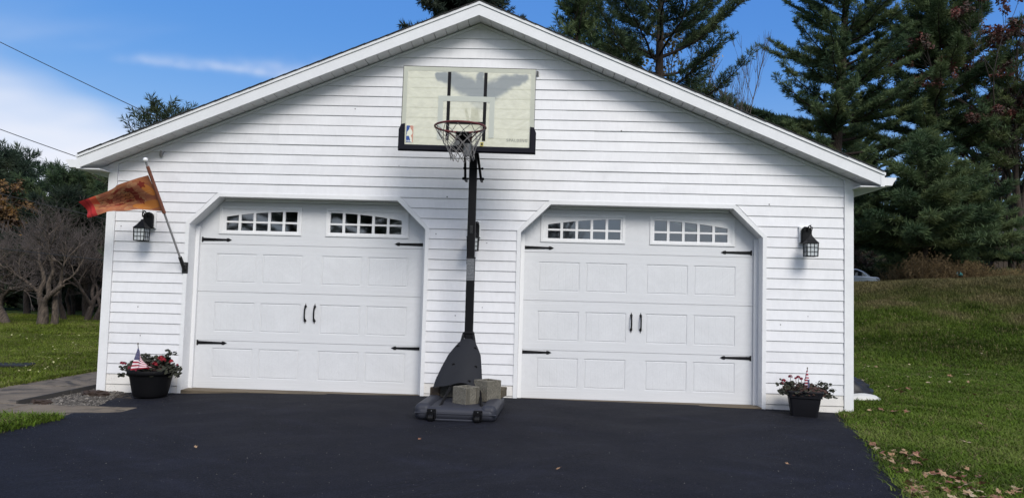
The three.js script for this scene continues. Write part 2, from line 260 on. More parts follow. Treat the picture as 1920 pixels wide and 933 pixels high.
// siding courses
const X0 = 0.118, Y0 = 0.07, sideEdge = W2 - 0.085;
function openHalf(y) { if (y >= DO.h + 0.045) return 0; if (y < DO.h - DO.ch + 0.018) return DO.w / 2 + 0.045; return DO.w / 2 + 0.045 - (y - (DO.h - DO.ch + 0.018)) * (DO.cw / (DO.ch + 0.026)); }
{
  const rj = rng(77); let jointRow = null;
  const zAt = f => 0.0130 - 0.0105 * f; // bottom lip stands proud
  function piece(strips, z) { // strips: [ya, yb, xa0, xb0, xa1, xb1] stacked in one course
    const P = [], U = [];
    const quad = (a, b, c, d) => { for (const q of [a, b, c, a, c, d]) { P.push(...q); U.push(q[0], q[1]); } };
    for (const [ya, yb, l0, r0, l1, r1, fa, fb] of strips) {
      const za = zAt(fa) + z, zb = zAt(fb) + z;
      quad([l0, ya, za], [r0, ya, za], [r1, yb, zb], [l1, yb, zb]);
      quad([l0, ya, 0.001], [l0, ya, za], [l1, yb, zb], [l1, yb, 0.001]);
      quad([r0, ya, za], [r0, ya, 0.001], [r1, yb, 0.001], [r1, yb, zb]);
      if (fa === 0) { // rounded butt edge
        quad([l0, ya - 0.0, za], [l0, ya - 0.004, za - 0.003], [r0, ya - 0.004, za - 0.003], [r0, ya, za]); quad([l0, ya - 0.004, za - 0.003], [l0, ya + 0.004, 0.001], [r0, ya + 0.004, 0.001], [r0, ya - 0.004, za - 0.003]);
      }
    }
    const g = new THREE.BufferGeometry(); g.setAttribute('position', new THREE.Float32BufferAttribute(P, 3)); g.setAttribute('uv', new THREE.Float32BufferAttribute(U, 2)); g.computeVertexNormals(); return g;
  }
  for (let k = -1; k < 38; k++) {
    const y0 = Math.max(-0.11, Y0 + k * X0), y1 = Y0 + (k + 1) * X0 + 0.0; if (y0 > HA - 0.06) break;
    const brk = [y0]; for (const b of [DO.h - DO.ch + 0.018, DO.h + 0.045, topY(sideEdge) - 0.02]) if (b > y0 + 1e-4 && b < y1 - 1e-4) brk.push(b); brk.push(y1); brk.sort((a, b) => a - b);
    const xl = y => -Math.min(sideEdge, Math.max(0.02, (HA - 0.03 - y) / SL));
    const groups = {};
    for (let i = 0; i < brk.length - 1; i++) {
      const ya = brk[i], yb = brk[i + 1], e = 1e-5, ha = openHalf(ya + e), hb = openHalf(yb - e), fa = (ya - Y0 - k * X0) / X0, fb = (yb - Y0 - k * X0) / X0;
      const A = [xl(ya), -xl(ya), xl(yb), -xl(yb)];
      if (ha === 0) (groups.full = groups.full || []).push([ya, yb, A[0], A[1], A[2], A[3], Math.max(0, fa), fb]);
      else {
        const [cl, cr] = DO.c; const F = [Math.max(0, fa), fb];
        (groups.left = groups.left || []).push([ya, yb, A[0], cl - ha, A[2], cl - hb, ...F]);
        (groups.mid = groups.mid || []).push([ya, yb, cl + ha, cr - ha, cl + hb, cr - hb, ...F]);
        (groups.right = groups.right || []).push([ya, yb, cr + ha, A[1], cr + hb, A[3], ...F]);
      }
    }
    if (groups.full && (groups.left || groups.right)) { obj('siding_board', [...Object.values(groups).map(s => piece(s, 0))], sidingMats[(k + 8) % 4], garage); continue; }
    for (const [key, strips] of Object.entries(groups)) {
      if (key !== 'full') { const m = sidingMats[Math.floor(rj() * 4)]; obj('siding_board', piece(strips, 0.0006 * rj()), k < 1 ? splashM : m, garage); continue; }
      if (k % 2 === 0 || !jointRow) { const w = -strips[0][2]; jointRow = []; let x = -w + 1.2 + rj() * 2.4; while (x < w - 0.8) { jointRow.push(x); x += 3.66; } }
      const cuts = jointRow.filter(x => strips.every(s => x > s[4] + 0.3 && x < s[5] - 0.3)); const bounds = [null, ...cuts, null];
      for (let i = 0; i < bounds.length - 1; i++) {
        const s = strips.map(q => { const r = q.slice(); if (bounds[i] !== null) { r[2] = bounds[i] - 0.025; r[4] = bounds[i] - 0.025; } if (bounds[i + 1] !== null) { r[3] = bounds[i + 1]; r[5] = bounds[i + 1]; } return r; });
        obj('siding_board', piece(s, (i % 2) * 0.0022), sidingMats[Math.floor(rj() * 4)], garage);
      }
    }
  }
  for (const s of [-1, 1]) {
    obj('corner_board', [extr(s < 0 ? [[-W2 - 0.02, -0.12], [-W2 + 0.082, -0.12], [-W2 + 0.082, topY(W2 - 0.082) - 0.012], [-W2 - 0.02, topY(W2 + 0.02) - 0.012]] : [[W2 - 0.082, -0.12], [W2 + 0.02, -0.12], [W2 + 0.02, topY(W2 + 0.02) - 0.012], [W2 - 0.082, topY(W2 - 0.082) - 0.012]], 0.0, 0.024), boxb(s < 0 ? -W2 - 0.02 : W2, s < 0 ? -W2 : W2 + 0.02, -0.12, HL - 0.02, -0.09, 0.0)], M.trim, garage);
  }
  for (const c of DO.c) { // casing and stops
    const o = openPts(c, 0.045, -0.05), i = openPts(c, 0, -0.05);
    obj('door_casing', extr([o[0], i[0], i[5], i[4], i[3], i[2], i[1], o[1], o[2], o[3], o[4], o[5]], 0.0, 0.021), M.trim, garage);
    const h = DO.w / 2;
    for (const s of [-1, 1]) obj('door_stop', boxb(c + (s < 0 ? -h + 0.001 : h - 0.046), c + (s < 0 ? -h + 0.046 : h - 0.001), 0.0, DO.h - DO.ch - 0.01, -0.19, -0.155), M.trim, garage);
    obj('door_stop', boxb(c - h + DO.cw, c + h - DO.cw, DO.h - 0.03, DO.h - 0.002, -0.19, -0.155), M.trim, garage);
    obj('threshold', rbox(DO.w - 0.004, 0.12, 0.24, 0.008, c, -0.045 + 0.012 + 0.0, -0.085), M.concrete, garage);
  }
  // side siding seen from a step to the side
  for (const s of [-1, 1]) for (let k = 0; k < 22; k++) { const y = Y0 + (k - 1) * X0; if (y + X0 > HE) break; obj('side_siding_board', new THREE.BoxGeometry(0.012, X0, -BACK - 0.1).rotateZ(s * 0.1).translate(s * (W2 + 0.006), y + X0 / 2, (BACK - 0.1) / 2 - 0.0), sidingMats[k % 4], garage); }
}
// roof, fascia, soffits, gutters
{
  const shingleMap = dataTex(512, (u, v) => { const t = 0.2 + 0.05 * tfbm(u, v, 8, 4, 2) + 0.06 * tn(u, v, 120, 6); return [t * 1.02, t, t * 0.98]; }, true, 1);
  const shM = mat(1, 0.95, { map: shingleMap }), X = W2 + EO;
  const ang = Math.atan(SL), Ls = X / Math.cos(ang);
  const roof = obj('roof', extr([[-X, HE + FH - 0.004], [0, HA + FH - 0.004], [X, HE + FH - 0.004], [X, HE + 0.01], [W2 - 0.02, HE + 0.01], [W2 - 0.02, HL], [0, HA + 0.01], [-W2 + 0.02, HL], [-W2 + 0.02, HE + 0.01], [-X, HE + 0.01]], BACK - 0.25, -0.0), M.soffit, garage);
  const rr = rng(3);
  for (const s of [-1, 1]) {
    for (let i = 0; i < 35; i++) { const d = 0.07 + i * 0.14; const w = Math.min(0.16, Ls + 0.03 - d + 0.08); if (d > Ls) break; const g = new THREE.BoxGeometry(w, 0.009, -BACK + 0.56 + 0.012 * rr()); g.rotateZ(-s * ang - s * 0.03).translate(s * d * Math.cos(ang), HA + FH + 0.008 - d * Math.sin(ang), (BACK + 0.04) / 2 + 0.004 * (rr() - 0.5)); obj('shingle_course', g, shM, roof); }
    const q = s < 0 ? p => p : p => p.map(a => [-a[0], a[1]]).reverse();
    obj('fascia_board', extr(q([[-X, HE], [0, HA], [0, HA + 0.124], [-X, HE + 0.124]]), OV - 0.028, OV), M.fascia, garage);
    obj('drip_edge', extr(q([[-X - 0.012, HE + 0.122], [0, HA + 0.126], [0, HA + FH], [-X - 0.012, HE + FH - 0.006]]), OV - 0.03, OV + 0.012), M.fascia, garage);
    obj('fascia_end_cap', boxb(s < 0 ? -X - 0.003 : X - 0.038, s < 0 ? -X + 0.038 : X + 0.003, HE - 0.002, HE + 0.122, OV - 0.03, OV + 0.004), M.trim, garage);
    // side eave: fascia along the gutter, level soffit, and return wall
    obj('fascia_board', boxb(s < 0 ? -X : X - 0.025, s < 0 ? -X + 0.025 : X, HE, HE + FH - 0.008, BACK - 0.2, OV - 0.03), M.fascia, garage);
    obj('eave_soffit', boxb(s < 0 ? -X + 0.002 : W2 + 0.0, s < 0 ? -W2 : X - 0.002, HE - 0.004, HE + 0.009, BACK - 0.2, OV - 0.032), M.soffit, garage);
    obj('eave_return', extr(q([[-X + 0.03, HE + 0.01], [-W2 - 0.021, HE + 0.01], [-W2 - 0.021, HL - 0.02], [-X + 0.03, HE + 0.03]]), 0.0, 0.012), M.trim, garage);
    // ribbed soffit panels under the rake
    const n = 35, step = Ls / n;
    const pg = new THREE.BoxGeometry(step - 0.006, 0.012, OV - 0.034).translate(0, 0, 0);
    for (let i = 0; i < n; i++) { const d = (i + 0.5) * step; const o = obj('soffit_panel', pg, M.soffit, garage); o.position.set(s * d * Math.cos(ang), HA + 0.012 - d * Math.sin(ang) + 0.0012 * (rr() - 0.5), (OV - 0.03) / 2 + 0.002); o.rotation.z = -s * ang; }
    obj('soffit_channel', extr(q([[-W2 - 0.02, topY(W2 + 0.02) - 0.034], [0, HA - 0.034], [0, HA - 0.004], [-W2 - 0.02, topY(W2 + 0.02) - 0.004]]), 0.0, 0.026), M.trim, garage);
    // gutter
    const gx = [[0, 0], [0.085, 0.0], [0.10, 0.035], [0.128, 0.07], [0.130, 0.088], [0.122, 0.088], [0.119, 0.073], [0.092, 0.038], [0.079, 0.007], [0.006, 0.007], [0.006, 0.088], [0, 0.088]];
    const cap = [[0, 0], [0.085, 0.0], [0.10, 0.035], [0.128, 0.07], [0.130, 0.088], [0, 0.088]];
    const pos = p => p.map(a => [s * (X + 0.004 + a[0]), HE + 0.012 + a[1]]), fix = p => s < 0 ? pos(p).reverse() : pos(p);
    obj('gutter', [extr(fix(gx), BACK - 0.2, OV - 0.012), extr(fix(cap), OV - 0.012, OV - 0.006)], M.trim, garage);
  }
}
// garage doors
function strapHinge(dir) { // spear-tipped strap hinge, root at x = 0, pointing to dir
  const t = p => dir < 0 ? p.map(a => [-a[0], a[1]]).reverse() : p;
  return [extr(t([[0, -0.030], [0.017, -0.030], [0.020, -0.019], [0.30, -0.012], [0.303, -0.020], [0.325, -0.019], [0.362, 0], [0.325, 0.019], [0.303, 0.020], [0.30, 0.012], [0.020, 0.019], [0.017, 0.030], [0, 0.030]]), 0, 0.007, undefined, 0.0015), ...[0.05, 0.15, 0.25].map(x => new THREE.SphereGeometry(0.007, 8, 5).scale(1, 1, 0.5).translate(dir * x, 0, 0.007))];
}
function pullHandle() {
  const spear = s => extr([[-0.010, 0], [-0.016, s * 0.018], [-0.006, s * 0.028], [0, s * 0.052], [0.006, s * 0.028], [0.016, s * 0.018], [0.010, 0]].slice()[s > 0 ? 'reverse' : 'slice'](), 0, 0.006);
  return [spear(1).translate(0, 0.07, 0), spear(-1).translate(0, -0.07, 0), tube([[0, 0.085, 0.004], [0, 0.06, 0.035], [0, 0.0, 0.045], [0, -0.06, 0.035], [0, -0.085, 0.004]], 0.009, 18, 8), new THREE.SphereGeometry(0.013, 10, 8).translate(0, 0.07, 0.022), new THREE.SphereGeometry(0.013, 10, 8).translate(0, -0.07, 0.022)];
}
DO.c.forEach((c0, di) => {
  const c = c0 + (di ? -0.017 : 0.017), zf = -0.196, door = new THREE.Group(); door.name = 'garage_door'; door.position.set(c, 0, zf); garage.add(door);
  tag(door, di ? 'right white carriage style garage door, windows reflecting pale sky' : 'left white carriage style garage door with dark windows');
  const hw = 1.40, px = [[-1.146, -0.668], [-0.593, -0.115], [0.115, 0.593], [0.668, 1.146]];
  const seams = [0.022, 0.583, 1.16, 1.725, 2.33];
  for (let r = 0; r < 4; r++) {
    const ya = seams[r] + 0.0018, yb = seams[r + 1] - 0.0018, g = [];
    if (r < 3) {
      const p0 = ya + (r === 0 ? 0.128 : 0.108), p1 = p0 + 0.344;
      g.push(boxb(-hw, hw, ya, p0, -0.045, 0), boxb(-hw, hw, p1, yb, -0.045, 0)); let x = -hw;
      for (const [a, b] of px) { g.push(boxb(x, a, p0, p1, -0.045, 0)); x = b; } g.push(boxb(x, hw, p0, p1, -0.045, 0));
      obj('door_section', g, M.door, door);
      for (const [a, b] of px) { // recessed field with a raised inner face
        const gp = extr([[a, p0], [b, p0], [b, p1], [a, p1]], -0.045, -0.007, undefined, 0); const uv = gp.attributes.uv; for (let i = 0; i < uv.count; i++) uv.setX(i, uv.getX(i) - a);
        obj('panel', [gp, extr([[a + 0.012, p0 + 0.012], [b - 0.012, p0 + 0.012], [b - 0.012, p1 - 0.012], [a + 0.012, p1 - 0.012]], -0.012, -0.0025, undefined, 0.004)], M.doorPanel, door);
      }
    } else {
      const wy0 = 1.87, wy1 = 2.16, wx = [[-1.09, -0.17], [0.17, 1.09]];
      g.push(boxb(-hw, hw, ya, wy0, -0.045, 0), boxb(-hw, hw, wy1, yb, -0.045, 0), boxb(-hw, wx[0][0], wy0, wy1, -0.045, 0), boxb(wx[0][1], wx[1][0], wy0, wy1, -0.045, 0), boxb(wx[1][1], hw, wy0, wy1, -0.045, 0));
      obj('door_section', g, M.door, door);
      for (const s of [-1, 1]) {
        const X = u => s * u, rect = (x0, x1, y0, y1) => { const a = X(x0), b = X(x1), l = Math.min(a, b), h = Math.max(a, b); return [[l, y0], [h, y0], [h, y1], [l, y1]]; };
        obj('window_frame', [extr(rect(0.145, 1.135, 1.845, 2.18), 0.0, 0.012, [rect(0.178, 1.10, 1.877, 2.15)], 0.003), extr(rect(0.172, 1.106, 1.871, 2.156), -0.02, 0.006, [rect(0.186, 1.084, 1.886, 2.14)])], M.trim, door);
        // arched grille, five columns by two rows
        const top = x => 2.052 + 0.078 * (1 - Math.pow(clamp((x - 0.19) / 0.88), 1.9)), cw = 0.146, gap = 0.0305; const holes = [], panes = [];
        for (let k = 0; k < 5; k++) {
          const a = 0.198 + k * (cw + gap), b = a + cw;
          const lo = rect(a, b, 1.893, 1.984); const up = []; for (let i = 0; i <= 5; i++) { const x = lerp(b, a, i / 5); up.push([X(x), top(x)]); }
          let hi = [[X(a), 2.006], [X(b), 2.006], ...up]; if (s < 0) hi = hi.reverse();
          holes.push(lo, hi); panes.push(lo, hi);
        }
        obj('muntin_grille', extr(rect(0.180, 1.092, 1.880, 2.148), -0.012, 0.004, holes), M.trim, door);
        for (const p of panes) obj('pane', extr(p, -0.016, -0.0135), glassDoor, door);
      }
    }
  }
  for (const y of [1.777, 0.556]) for (const s of [-1, 1]) { const o = obj('strap_hinge', strapHinge(-s), M.blackIron, door); o.position.set(s * 1.337, y, 0.0); }
  for (const s of [-1, 1]) { const o = obj('door_handle', pullHandle(), M.blackIron, door); o.position.set(s * 0.055, 0.93, 0.0); }
  obj('bottom_seal', boxb(-hw, hw, 0.008, 0.024, -0.04, -0.004), M.rubber, door);
});
// ------------------------------------------------------------------ basketball hoop
const weave = dataTex(256, (u, v) => { const t = 0.85 + 0.12 * tfbm(u, v, 20, 3, 4); return [t, t, t]; }, true, 4);
{
  const PX = 0.014, PZ = 0.60, BZ = 0.95;
  const hoop = thing('basketball_hoop', 'portable basketball hoop with clear backboard and black pole standing between the two garage doors', 'basketball hoop', [0, 0, 0]);
  const blackP = phys([0.0035, 0.0035, 0.0045], 0.5, { specularIntensity: 0.35 }), greyP = phys([0.030, 0.032, 0.043], 0.55, { map: fineDirt, specularIntensity: 0.6 }), hoodM = phys([0.017, 0.018, 0.022], 0.7, { map: fineDirt, specularIntensity: 0.4 });
  // base tank: dished middle, raised rounded flanks
  {
    const b = [rbox(0.80, 0.125, 0.92, 0.055, 0, 0.068, 1.06, 5), rbox(0.17, 0.155, 0.90, 0.06, -0.335, 0.083, 1.06, 5), rbox(0.17, 0.155, 0.90, 0.06, 0.335, 0.083, 1.06, 5), rbox(0.78, 0.15, 0.14, 0.06, 0, 0.08, 0.68, 5), rbox(0.46, 0.02, 0.02, 0.008, 0, 0.02, 1.525)];
    const base = obj('base', b, greyP, hoop); base.rotation.y = -0.05; base.scale.x = 0.93; base.position.set(0.065, 0.015, 0.06);
    obj('seam', [rbox(0.83, 0.008, 0.93, 0.003, 0, 0.075, 1.06)], greyP, base);
    for (const s of [-1, 1]) {
      const w = obj('wheel_bracket', [rbox(0.09, 0.085, 0.02, 0.006, s * 0.235, 0.075, 1.525), rbox(0.014, 0.07, 0.05, 0.004, s * 0.235 - 0.038, 0.06, 1.545), rbox(0.014, 0.07, 0.05, 0.004, s * 0.235 + 0.038, 0.06, 1.545)], blackP, base);
      obj('wheel', new THREE.CylinderGeometry(0.036, 0.036, 0.05, 20).rotateZ(Math.PI / 2).translate(s * 0.235, 0.035, 1.555), blackP, base);
      obj('bolt', new THREE.SphereGeometry(0.006, 8, 6).translate(s * 0.235, 0.10, 1.537), mat(0.2, 0.4, { metalness: 0.8 }), base);
      void w;
    }
  }
  // pole in three telescoped lengths
  obj('pole', [rbox(0.088, 1.5, 0.088, 0.014, PX + 0.004, 0.85, PZ), rbox(0.084, 1.55, 0.084, 0.014, PX - 0.001, 2.3, PZ), rbox(0.078, 0.45, 0.078, 0.012, PX - 0.003, 3.0, PZ), rbox(0.095, 0.02, 0.095, 0.006, PX + 0.004, 1.60, PZ)], blackP, hoop).rotation.z = 0;
  const label = dataTex(256, (u, v, i, j) => { const n = noise2(i * 0.9, j * 0.55), row = Math.sin(v * 95); const t = 0.33 + 0.1 * n + (row > 0.1 && n > -0.25 ? 0.2 : 0) - (noise2(i * 0.06, j * 0.05) > 0.45 ? 0.2 : 0); return [t, t * 1.02, t * 1.05]; });
  obj('warning_label', new THREE.PlaneGeometry(0.082, 0.235).translate(PX + 0.004, 1.475, PZ + 0.0455), mat(1, 0.5, { map: label }), hoop);
  obj('height_plate', [rbox(0.03, 0.09, 0.012, 0.004, PX, 1.90, PZ + 0.045), ...[1.875, 1.925].map(y => new THREE.SphereGeometry(0.007, 8, 6).translate(PX, y, PZ + 0.052))], mat(0.03, 0.35, { metalness: 0.5 }), hoop);
  // hood: a curved plastic panel sloping forward over the struts
  {
    const prof = [[0, 0.036, 0.034], [0.02, 0.058, 0.054], [0.07, 0.086, 0.077], [0.17, 0.124, 0.104], [0.36, 0.186, 0.150], [0.62, 0.240, 0.172], [0.87, 0.288, 0.190], [1, 0.302, 0.195]];
    const NU = 24, pts = [];
    for (let k = 0; k <= 28; k++) {
      const v = k / 28; let i = 1; while (i < prof.length - 1 && prof[i][0] < v) i++; const t = (v - prof[i - 1][0]) / (prof[i][0] - prof[i - 1][0]); const wl = lerp(prof[i - 1][1], prof[i][1], t), wr = lerp(prof[i - 1][2], prof[i][2], t);
      const row = [];
      for (let u = 0; u <= NU; u++) { const q = u / NU * 2 - 1, x = 0.020 + (q < 0 ? q * wl : q * wr) - 0.012 * v; const scallop = v * v * v * (0.045 * smooth(0.8, 1.0, Math.abs(q)) - 0.022 * Math.cos(q * 4.2) * (Math.abs(q) < 0.85 ? 1 : 0.3)); const y = 0.742 - 0.44 * v - scallop; const z = 0.665 + 0.36 * Math.pow(v, 0.9) + 0.055 * (1 - q * q) * Math.sin(Math.min(1, v * 1.4 + 0.25) * Math.PI * 0.5); row.push([x, y, z]); }
      pts.push(row);
    }
    const P = [], I = [], n = NU + 1, rows = pts.length; for (const off of [0, -0.007]) for (const r of pts) for (const p of r) P.push(p[0], p[1], p[2] + off);
    const N = n * rows; for (let k = 0; k < rows - 1; k++) for (let u = 0; u < NU; u++) { const a = k * n + u; I.push(a, a + n, a + 1, a + 1, a + n, a + n + 1); const b = a + N; I.push(b, b + 1, b + n, b + 1, b + n + 1, b + n); }
    const ring = []; for (let u = 0; u < NU; u++) ring.push(u); for (let k = 0; k < rows - 1; k++) ring.push(k * n + NU); for (let u = NU; u > 0; u--) ring.push((rows - 1) * n + u); for (let k = rows - 1; k > 0; k--) ring.push(k * n);
    for (let i = 0; i < ring.length; i++) { const a = ring[i], b = ring[(i + 1) % ring.length]; I.push(a, b, b + N, a, b + N, a + N); }
    const g = new THREE.BufferGeometry(); g.setAttribute('position', new THREE.Float32BufferAttribute(P, 3)); g.setAttribute('uv', new THREE.Float32BufferAttribute(P.flatMap((_, i) => i % 3 ? [] : [P[i], P[i + 1]]), 2)); g.setIndex(I);
    const hood = obj('hood', toCreasedNormals(g, 0.6), hoodM, hoop);
    const at = (k, u) => pts[k][u];
    for (const [k, u] of [[5, 3], [6, 21], [16, 6], [17, 20], [26, 16]]) { const p = at(k, u); obj('bolt', [new THREE.TorusGeometry(0.012, 0.004, 6, 14).translate(p[0], p[1], p[2] + 0.002), new THREE.CylinderGeometry(0.010, 0.010, 0.006, 10).rotateX(Math.PI / 2).translate(p[0], p[1], p[2] - 0.0005)], blackP, hood); }
  }
  for (const s of [-1, 1]) { obj('strut', [rod([s * 0.215 + 0.03, 0.10, 1.53], [s * 0.14 + 0.03, 0.285, 0.98], 0.014), rod([s * 0.14 + 0.03, 0.285, 0.98], [PX + s * 0.045, 0.80, PZ + 0.02], 0.014)], blackP, hoop); obj('rear_strut', rod([PX + s * 0.05, 0.80, PZ], [s * 0.20, 0.13, PZ + 0.12], 0.013), blackP, hoop); }
  obj('pole_collar', rbox(0.100, 0.03, 0.100, 0.008, PX + 0.004, 0.80, PZ), blackP, hoop);
  // lift arms
  for (const s of [-1, 1]) {
    obj('lift_arm', [bar([PX + s * 0.085, 2.455, PZ], [PX + s * 0.055 - 0.02, 2.86, BZ - 0.06], 0.024, 0.034), bar([PX + s * 0.085, 2.455, PZ - 0.17], [PX + s * 0.085, 2.455, PZ + 0.02], 0.024, 0.03)], blackP, hoop);
    obj('lift_arm', bar([PX + s * 0.055, 3.02, PZ - 0.0], [PX + s * 0.055 - 0.02, 3.14, BZ - 0.06], 0.024, 0.034), blackP, hoop);
  }
  obj('arm_bolt', [rod([PX - 0.105, 2.455, PZ], [PX + 0.105, 2.455, PZ], 0.009), rod([PX - 0.095, 2.56, PZ + 0.04], [PX + 0.10, 2.56, PZ + 0.04], 0.008), ...[-0.105, 0.105].map(d => new THREE.SphereGeometry(0.016, 8, 6).translate(PX + d, 2.455, PZ)), ...[-0.095, 0.10].map(d => new THREE.SphereGeometry(0.014, 8, 6).translate(PX + d, 2.56, PZ + 0.04)), rod([PX - 0.09, 3.02, PZ], [PX + 0.09, 3.02, PZ], 0.01)], blackP, hoop);
  // backboard, slightly out of level
  const bb = new THREE.Group(); bb.name = 'backboard'; bb.position.set(-0.03, 3.133, BZ); bb.rotation.z = -0.008; hoop.add(bb);
  const BW = 1.385, BH = 0.872, hw = BW / 2, hh = BH / 2;
  // aged clear acrylic sheet; a soft grey V-shaped patch in its upper part
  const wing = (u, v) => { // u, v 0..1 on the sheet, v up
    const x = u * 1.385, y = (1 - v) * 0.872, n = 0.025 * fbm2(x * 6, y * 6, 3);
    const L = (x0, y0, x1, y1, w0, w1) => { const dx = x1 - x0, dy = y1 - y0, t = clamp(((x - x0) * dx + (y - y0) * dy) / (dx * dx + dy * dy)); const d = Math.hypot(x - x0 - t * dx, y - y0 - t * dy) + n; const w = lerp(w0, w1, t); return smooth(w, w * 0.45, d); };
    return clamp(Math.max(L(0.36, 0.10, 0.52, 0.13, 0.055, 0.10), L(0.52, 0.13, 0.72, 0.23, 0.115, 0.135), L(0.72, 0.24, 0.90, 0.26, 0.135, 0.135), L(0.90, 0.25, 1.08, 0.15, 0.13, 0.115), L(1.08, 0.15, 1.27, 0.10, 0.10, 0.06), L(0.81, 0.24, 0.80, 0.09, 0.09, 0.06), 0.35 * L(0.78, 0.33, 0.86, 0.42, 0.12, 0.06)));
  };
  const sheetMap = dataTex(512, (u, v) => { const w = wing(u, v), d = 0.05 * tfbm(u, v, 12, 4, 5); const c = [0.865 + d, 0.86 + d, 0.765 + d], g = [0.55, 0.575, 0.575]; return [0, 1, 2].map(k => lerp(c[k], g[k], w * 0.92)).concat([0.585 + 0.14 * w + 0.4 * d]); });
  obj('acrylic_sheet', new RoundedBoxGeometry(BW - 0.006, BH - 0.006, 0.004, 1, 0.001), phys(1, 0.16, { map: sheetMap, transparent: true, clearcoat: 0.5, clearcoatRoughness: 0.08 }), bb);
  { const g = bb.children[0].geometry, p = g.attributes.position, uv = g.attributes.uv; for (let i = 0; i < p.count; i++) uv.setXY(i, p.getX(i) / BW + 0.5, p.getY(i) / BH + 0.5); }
  const bandM = mat([0.50, 0.51, 0.42], 0.5, { map: fineDirt });
  const rc = (a, b, c, d) => [[a, c], [b, c], [b, d], [a, d]];
  obj('border_band', extr(rc(-hw + 0.004, hw - 0.004, -hh, hh - 0.004), 0.0022, 0.0034, [rc(-hw + 0.047, hw - 0.047, -hh + 0.04, hh - 0.045)]), bandM, bb);
  obj('target_square', extr([[-0.315, -0.33], [-0.315, 0.13], [0.275, 0.13], [0.275, -0.30], [0.222, -0.30], [0.222, 0.075], [-0.262, 0.075], [-0.262, -0.33]].reverse(), 0.0034, 0.0048), mat([0.47, 0.49, 0.43], 0.5), bb);
  obj('edge_channel', extr(rc(-hw - 0.003, hw + 0.003, -hh, hh + 0.003), -0.008, 0.005, [rc(-hw + 0.002, hw - 0.002, -hh + 0.002, hh - 0.002)]), mat([0.10, 0.10, 0.085], 0.5), bb);
  for (const x of [-0.208, 0.172]) obj('frame_bar', box(0.034, 0.72, 0.03, x, 0.025, -0.0123), blackP, bb);
  obj('frame_bar', box(0.345, 0.03, 0.028, -0.018, -0.150, -0.0115), blackP, bb);
  obj('frame_bar', box(1.36, 0.03, 0.026, 0, -0.405, -0.021), blackP, bb);
  const foamM = phys([0.006, 0.006, 0.012], 0.65, { specularIntensity: 0.35 });
  obj('foam_padding', [extr([[-hw - 0.022, -hh - 0.022], [hw + 0.022, -hh - 0.022], [hw + 0.022, -hh + 0.20], [hw - 0.002, -hh + 0.255], [hw - 0.04, -hh + 0.262], [hw - 0.042, -hh + 0.042], [-hw + 0.042, -hh + 0.042], [-hw + 0.04, -hh + 0.262], [-hw + 0.002, -hh + 0.255], [-hw - 0.022, -hh + 0.20]], -0.032, 0.03, undefined, 0.012)], foamM, bb);
  // printing on the sheet
  const decal = (w, h, cv, x, y, z, extra = {}) => { const t = new THREE.CanvasTexture(cv); t.colorSpace = THREE.SRGBColorSpace; t.anisotropy = 4; return obj('printed_mark', new THREE.PlaneGeometry(w, h).translate(x, y, z), phys(1, 0.4, { map: t, transparent: true, ...extra }), bb); };
  { const cv = document.createElement('canvas'); cv.width = 128; cv.height = 288; const c = cv.getContext('2d');
    const rr = (x, y, w, h, r) => { c.beginPath(); c.moveTo(x + r, y); c.lineTo(x + w - r, y); c.quadraticCurveTo(x + w, y, x + w, y + r); c.lineTo(x + w, y + h - r); c.quadraticCurveTo(x + w, y + h, x + w - r, y + h); c.lineTo(x + r, y + h); c.quadraticCurveTo(x, y + h, x, y + h - r); c.lineTo(x, y + r); c.quadraticCurveTo(x, y, x + r, y); c.closePath(); };
    c.fillStyle = '#cfd0c0'; rr(2, 2, 124, 284, 16); c.fill(); c.save(); rr(8, 8, 112, 272, 12); c.clip(); c.fillStyle = '#2b4a8c'; c.fillRect(0, 0, 128, 288); c.fillStyle = '#c08a76';
    c.beginPath(); c.moveTo(60, 0); c.lineTo(128, 0); c.lineTo(128, 288); c.lineTo(96, 288); c.lineTo(92, 210); c.lineTo(74, 150); c.lineTo(88, 90); c.lineTo(70, 60); c.closePath(); c.fill();
    c.fillStyle = '#dcdccb'; // the player's white silhouette
    c.beginPath(); c.arc(66, 52, 13, 0, 7); c.fill();
    c.beginPath(); c.moveTo(58, 64); c.quadraticCurveTo(36, 84, 22, 112); c.quadraticCurveTo(14, 140, 24, 158); c.quadraticCurveTo(44, 176, 56, 184); c.lineTo(86, 276); c.lineTo(106, 276); c.lineTo(102, 214); c.lineTo(84, 170); c.lineTo(104, 146); c.quadraticCurveTo(112, 124, 104, 96); c.lineTo(92, 78); c.quadraticCurveTo(78, 62, 58, 64); c.closePath(); c.fill();
    c.beginPath(); c.arc(24, 166, 13, 0, 7); c.fill();
    c.fillStyle = '#e8e8da'; c.font = 'bold 34px sans-serif'; c.fillText('NBA', 13, 270); c.restore();
    decal(0.083, 0.185, cv, -0.600, -0.282, 0.0042); }
  { const cv = document.createElement('canvas'); cv.width = 512; cv.height = 128; const c = cv.getContext('2d'); c.clearRect(0, 0, 512, 128); c.fillStyle = '#8d8f86'; c.font = 'bold 92px sans-serif'; const w = c.measureText('SPALDING').width; c.setTransform(490 / w, 0, 0, 1, 8, 0); c.fillText('SPALDING', 0, 98); decal(0.235, 0.058, cv, 0.520, -0.318, 0.0042, { opacity: 0.75 }); }
  obj('sticker', box(0.032, 0.04, 0.002, 0.158, -0.375, 0.035), mat([0.40, 0.33, 0.03], 0.6), bb); obj('sticker_print', box(0.018, 0.022, 0.002, 0.158, -0.375, 0.0365), mat(0.02, 0.6), bb);
  // rim, its mount and the net
  const RX = -0.066, RY = 2.851, RZ = 1.35, RR = 0.250;
  const red = mat([0.17, 0.028, 0.03], 0.5, { metalness: 0.2, map: weave });
  const rim = obj('rim', new THREE.TorusGeometry(RR, 0.0105, 10, 64).rotateX(Math.PI / 2).translate(RX, RY, RZ), red, hoop);
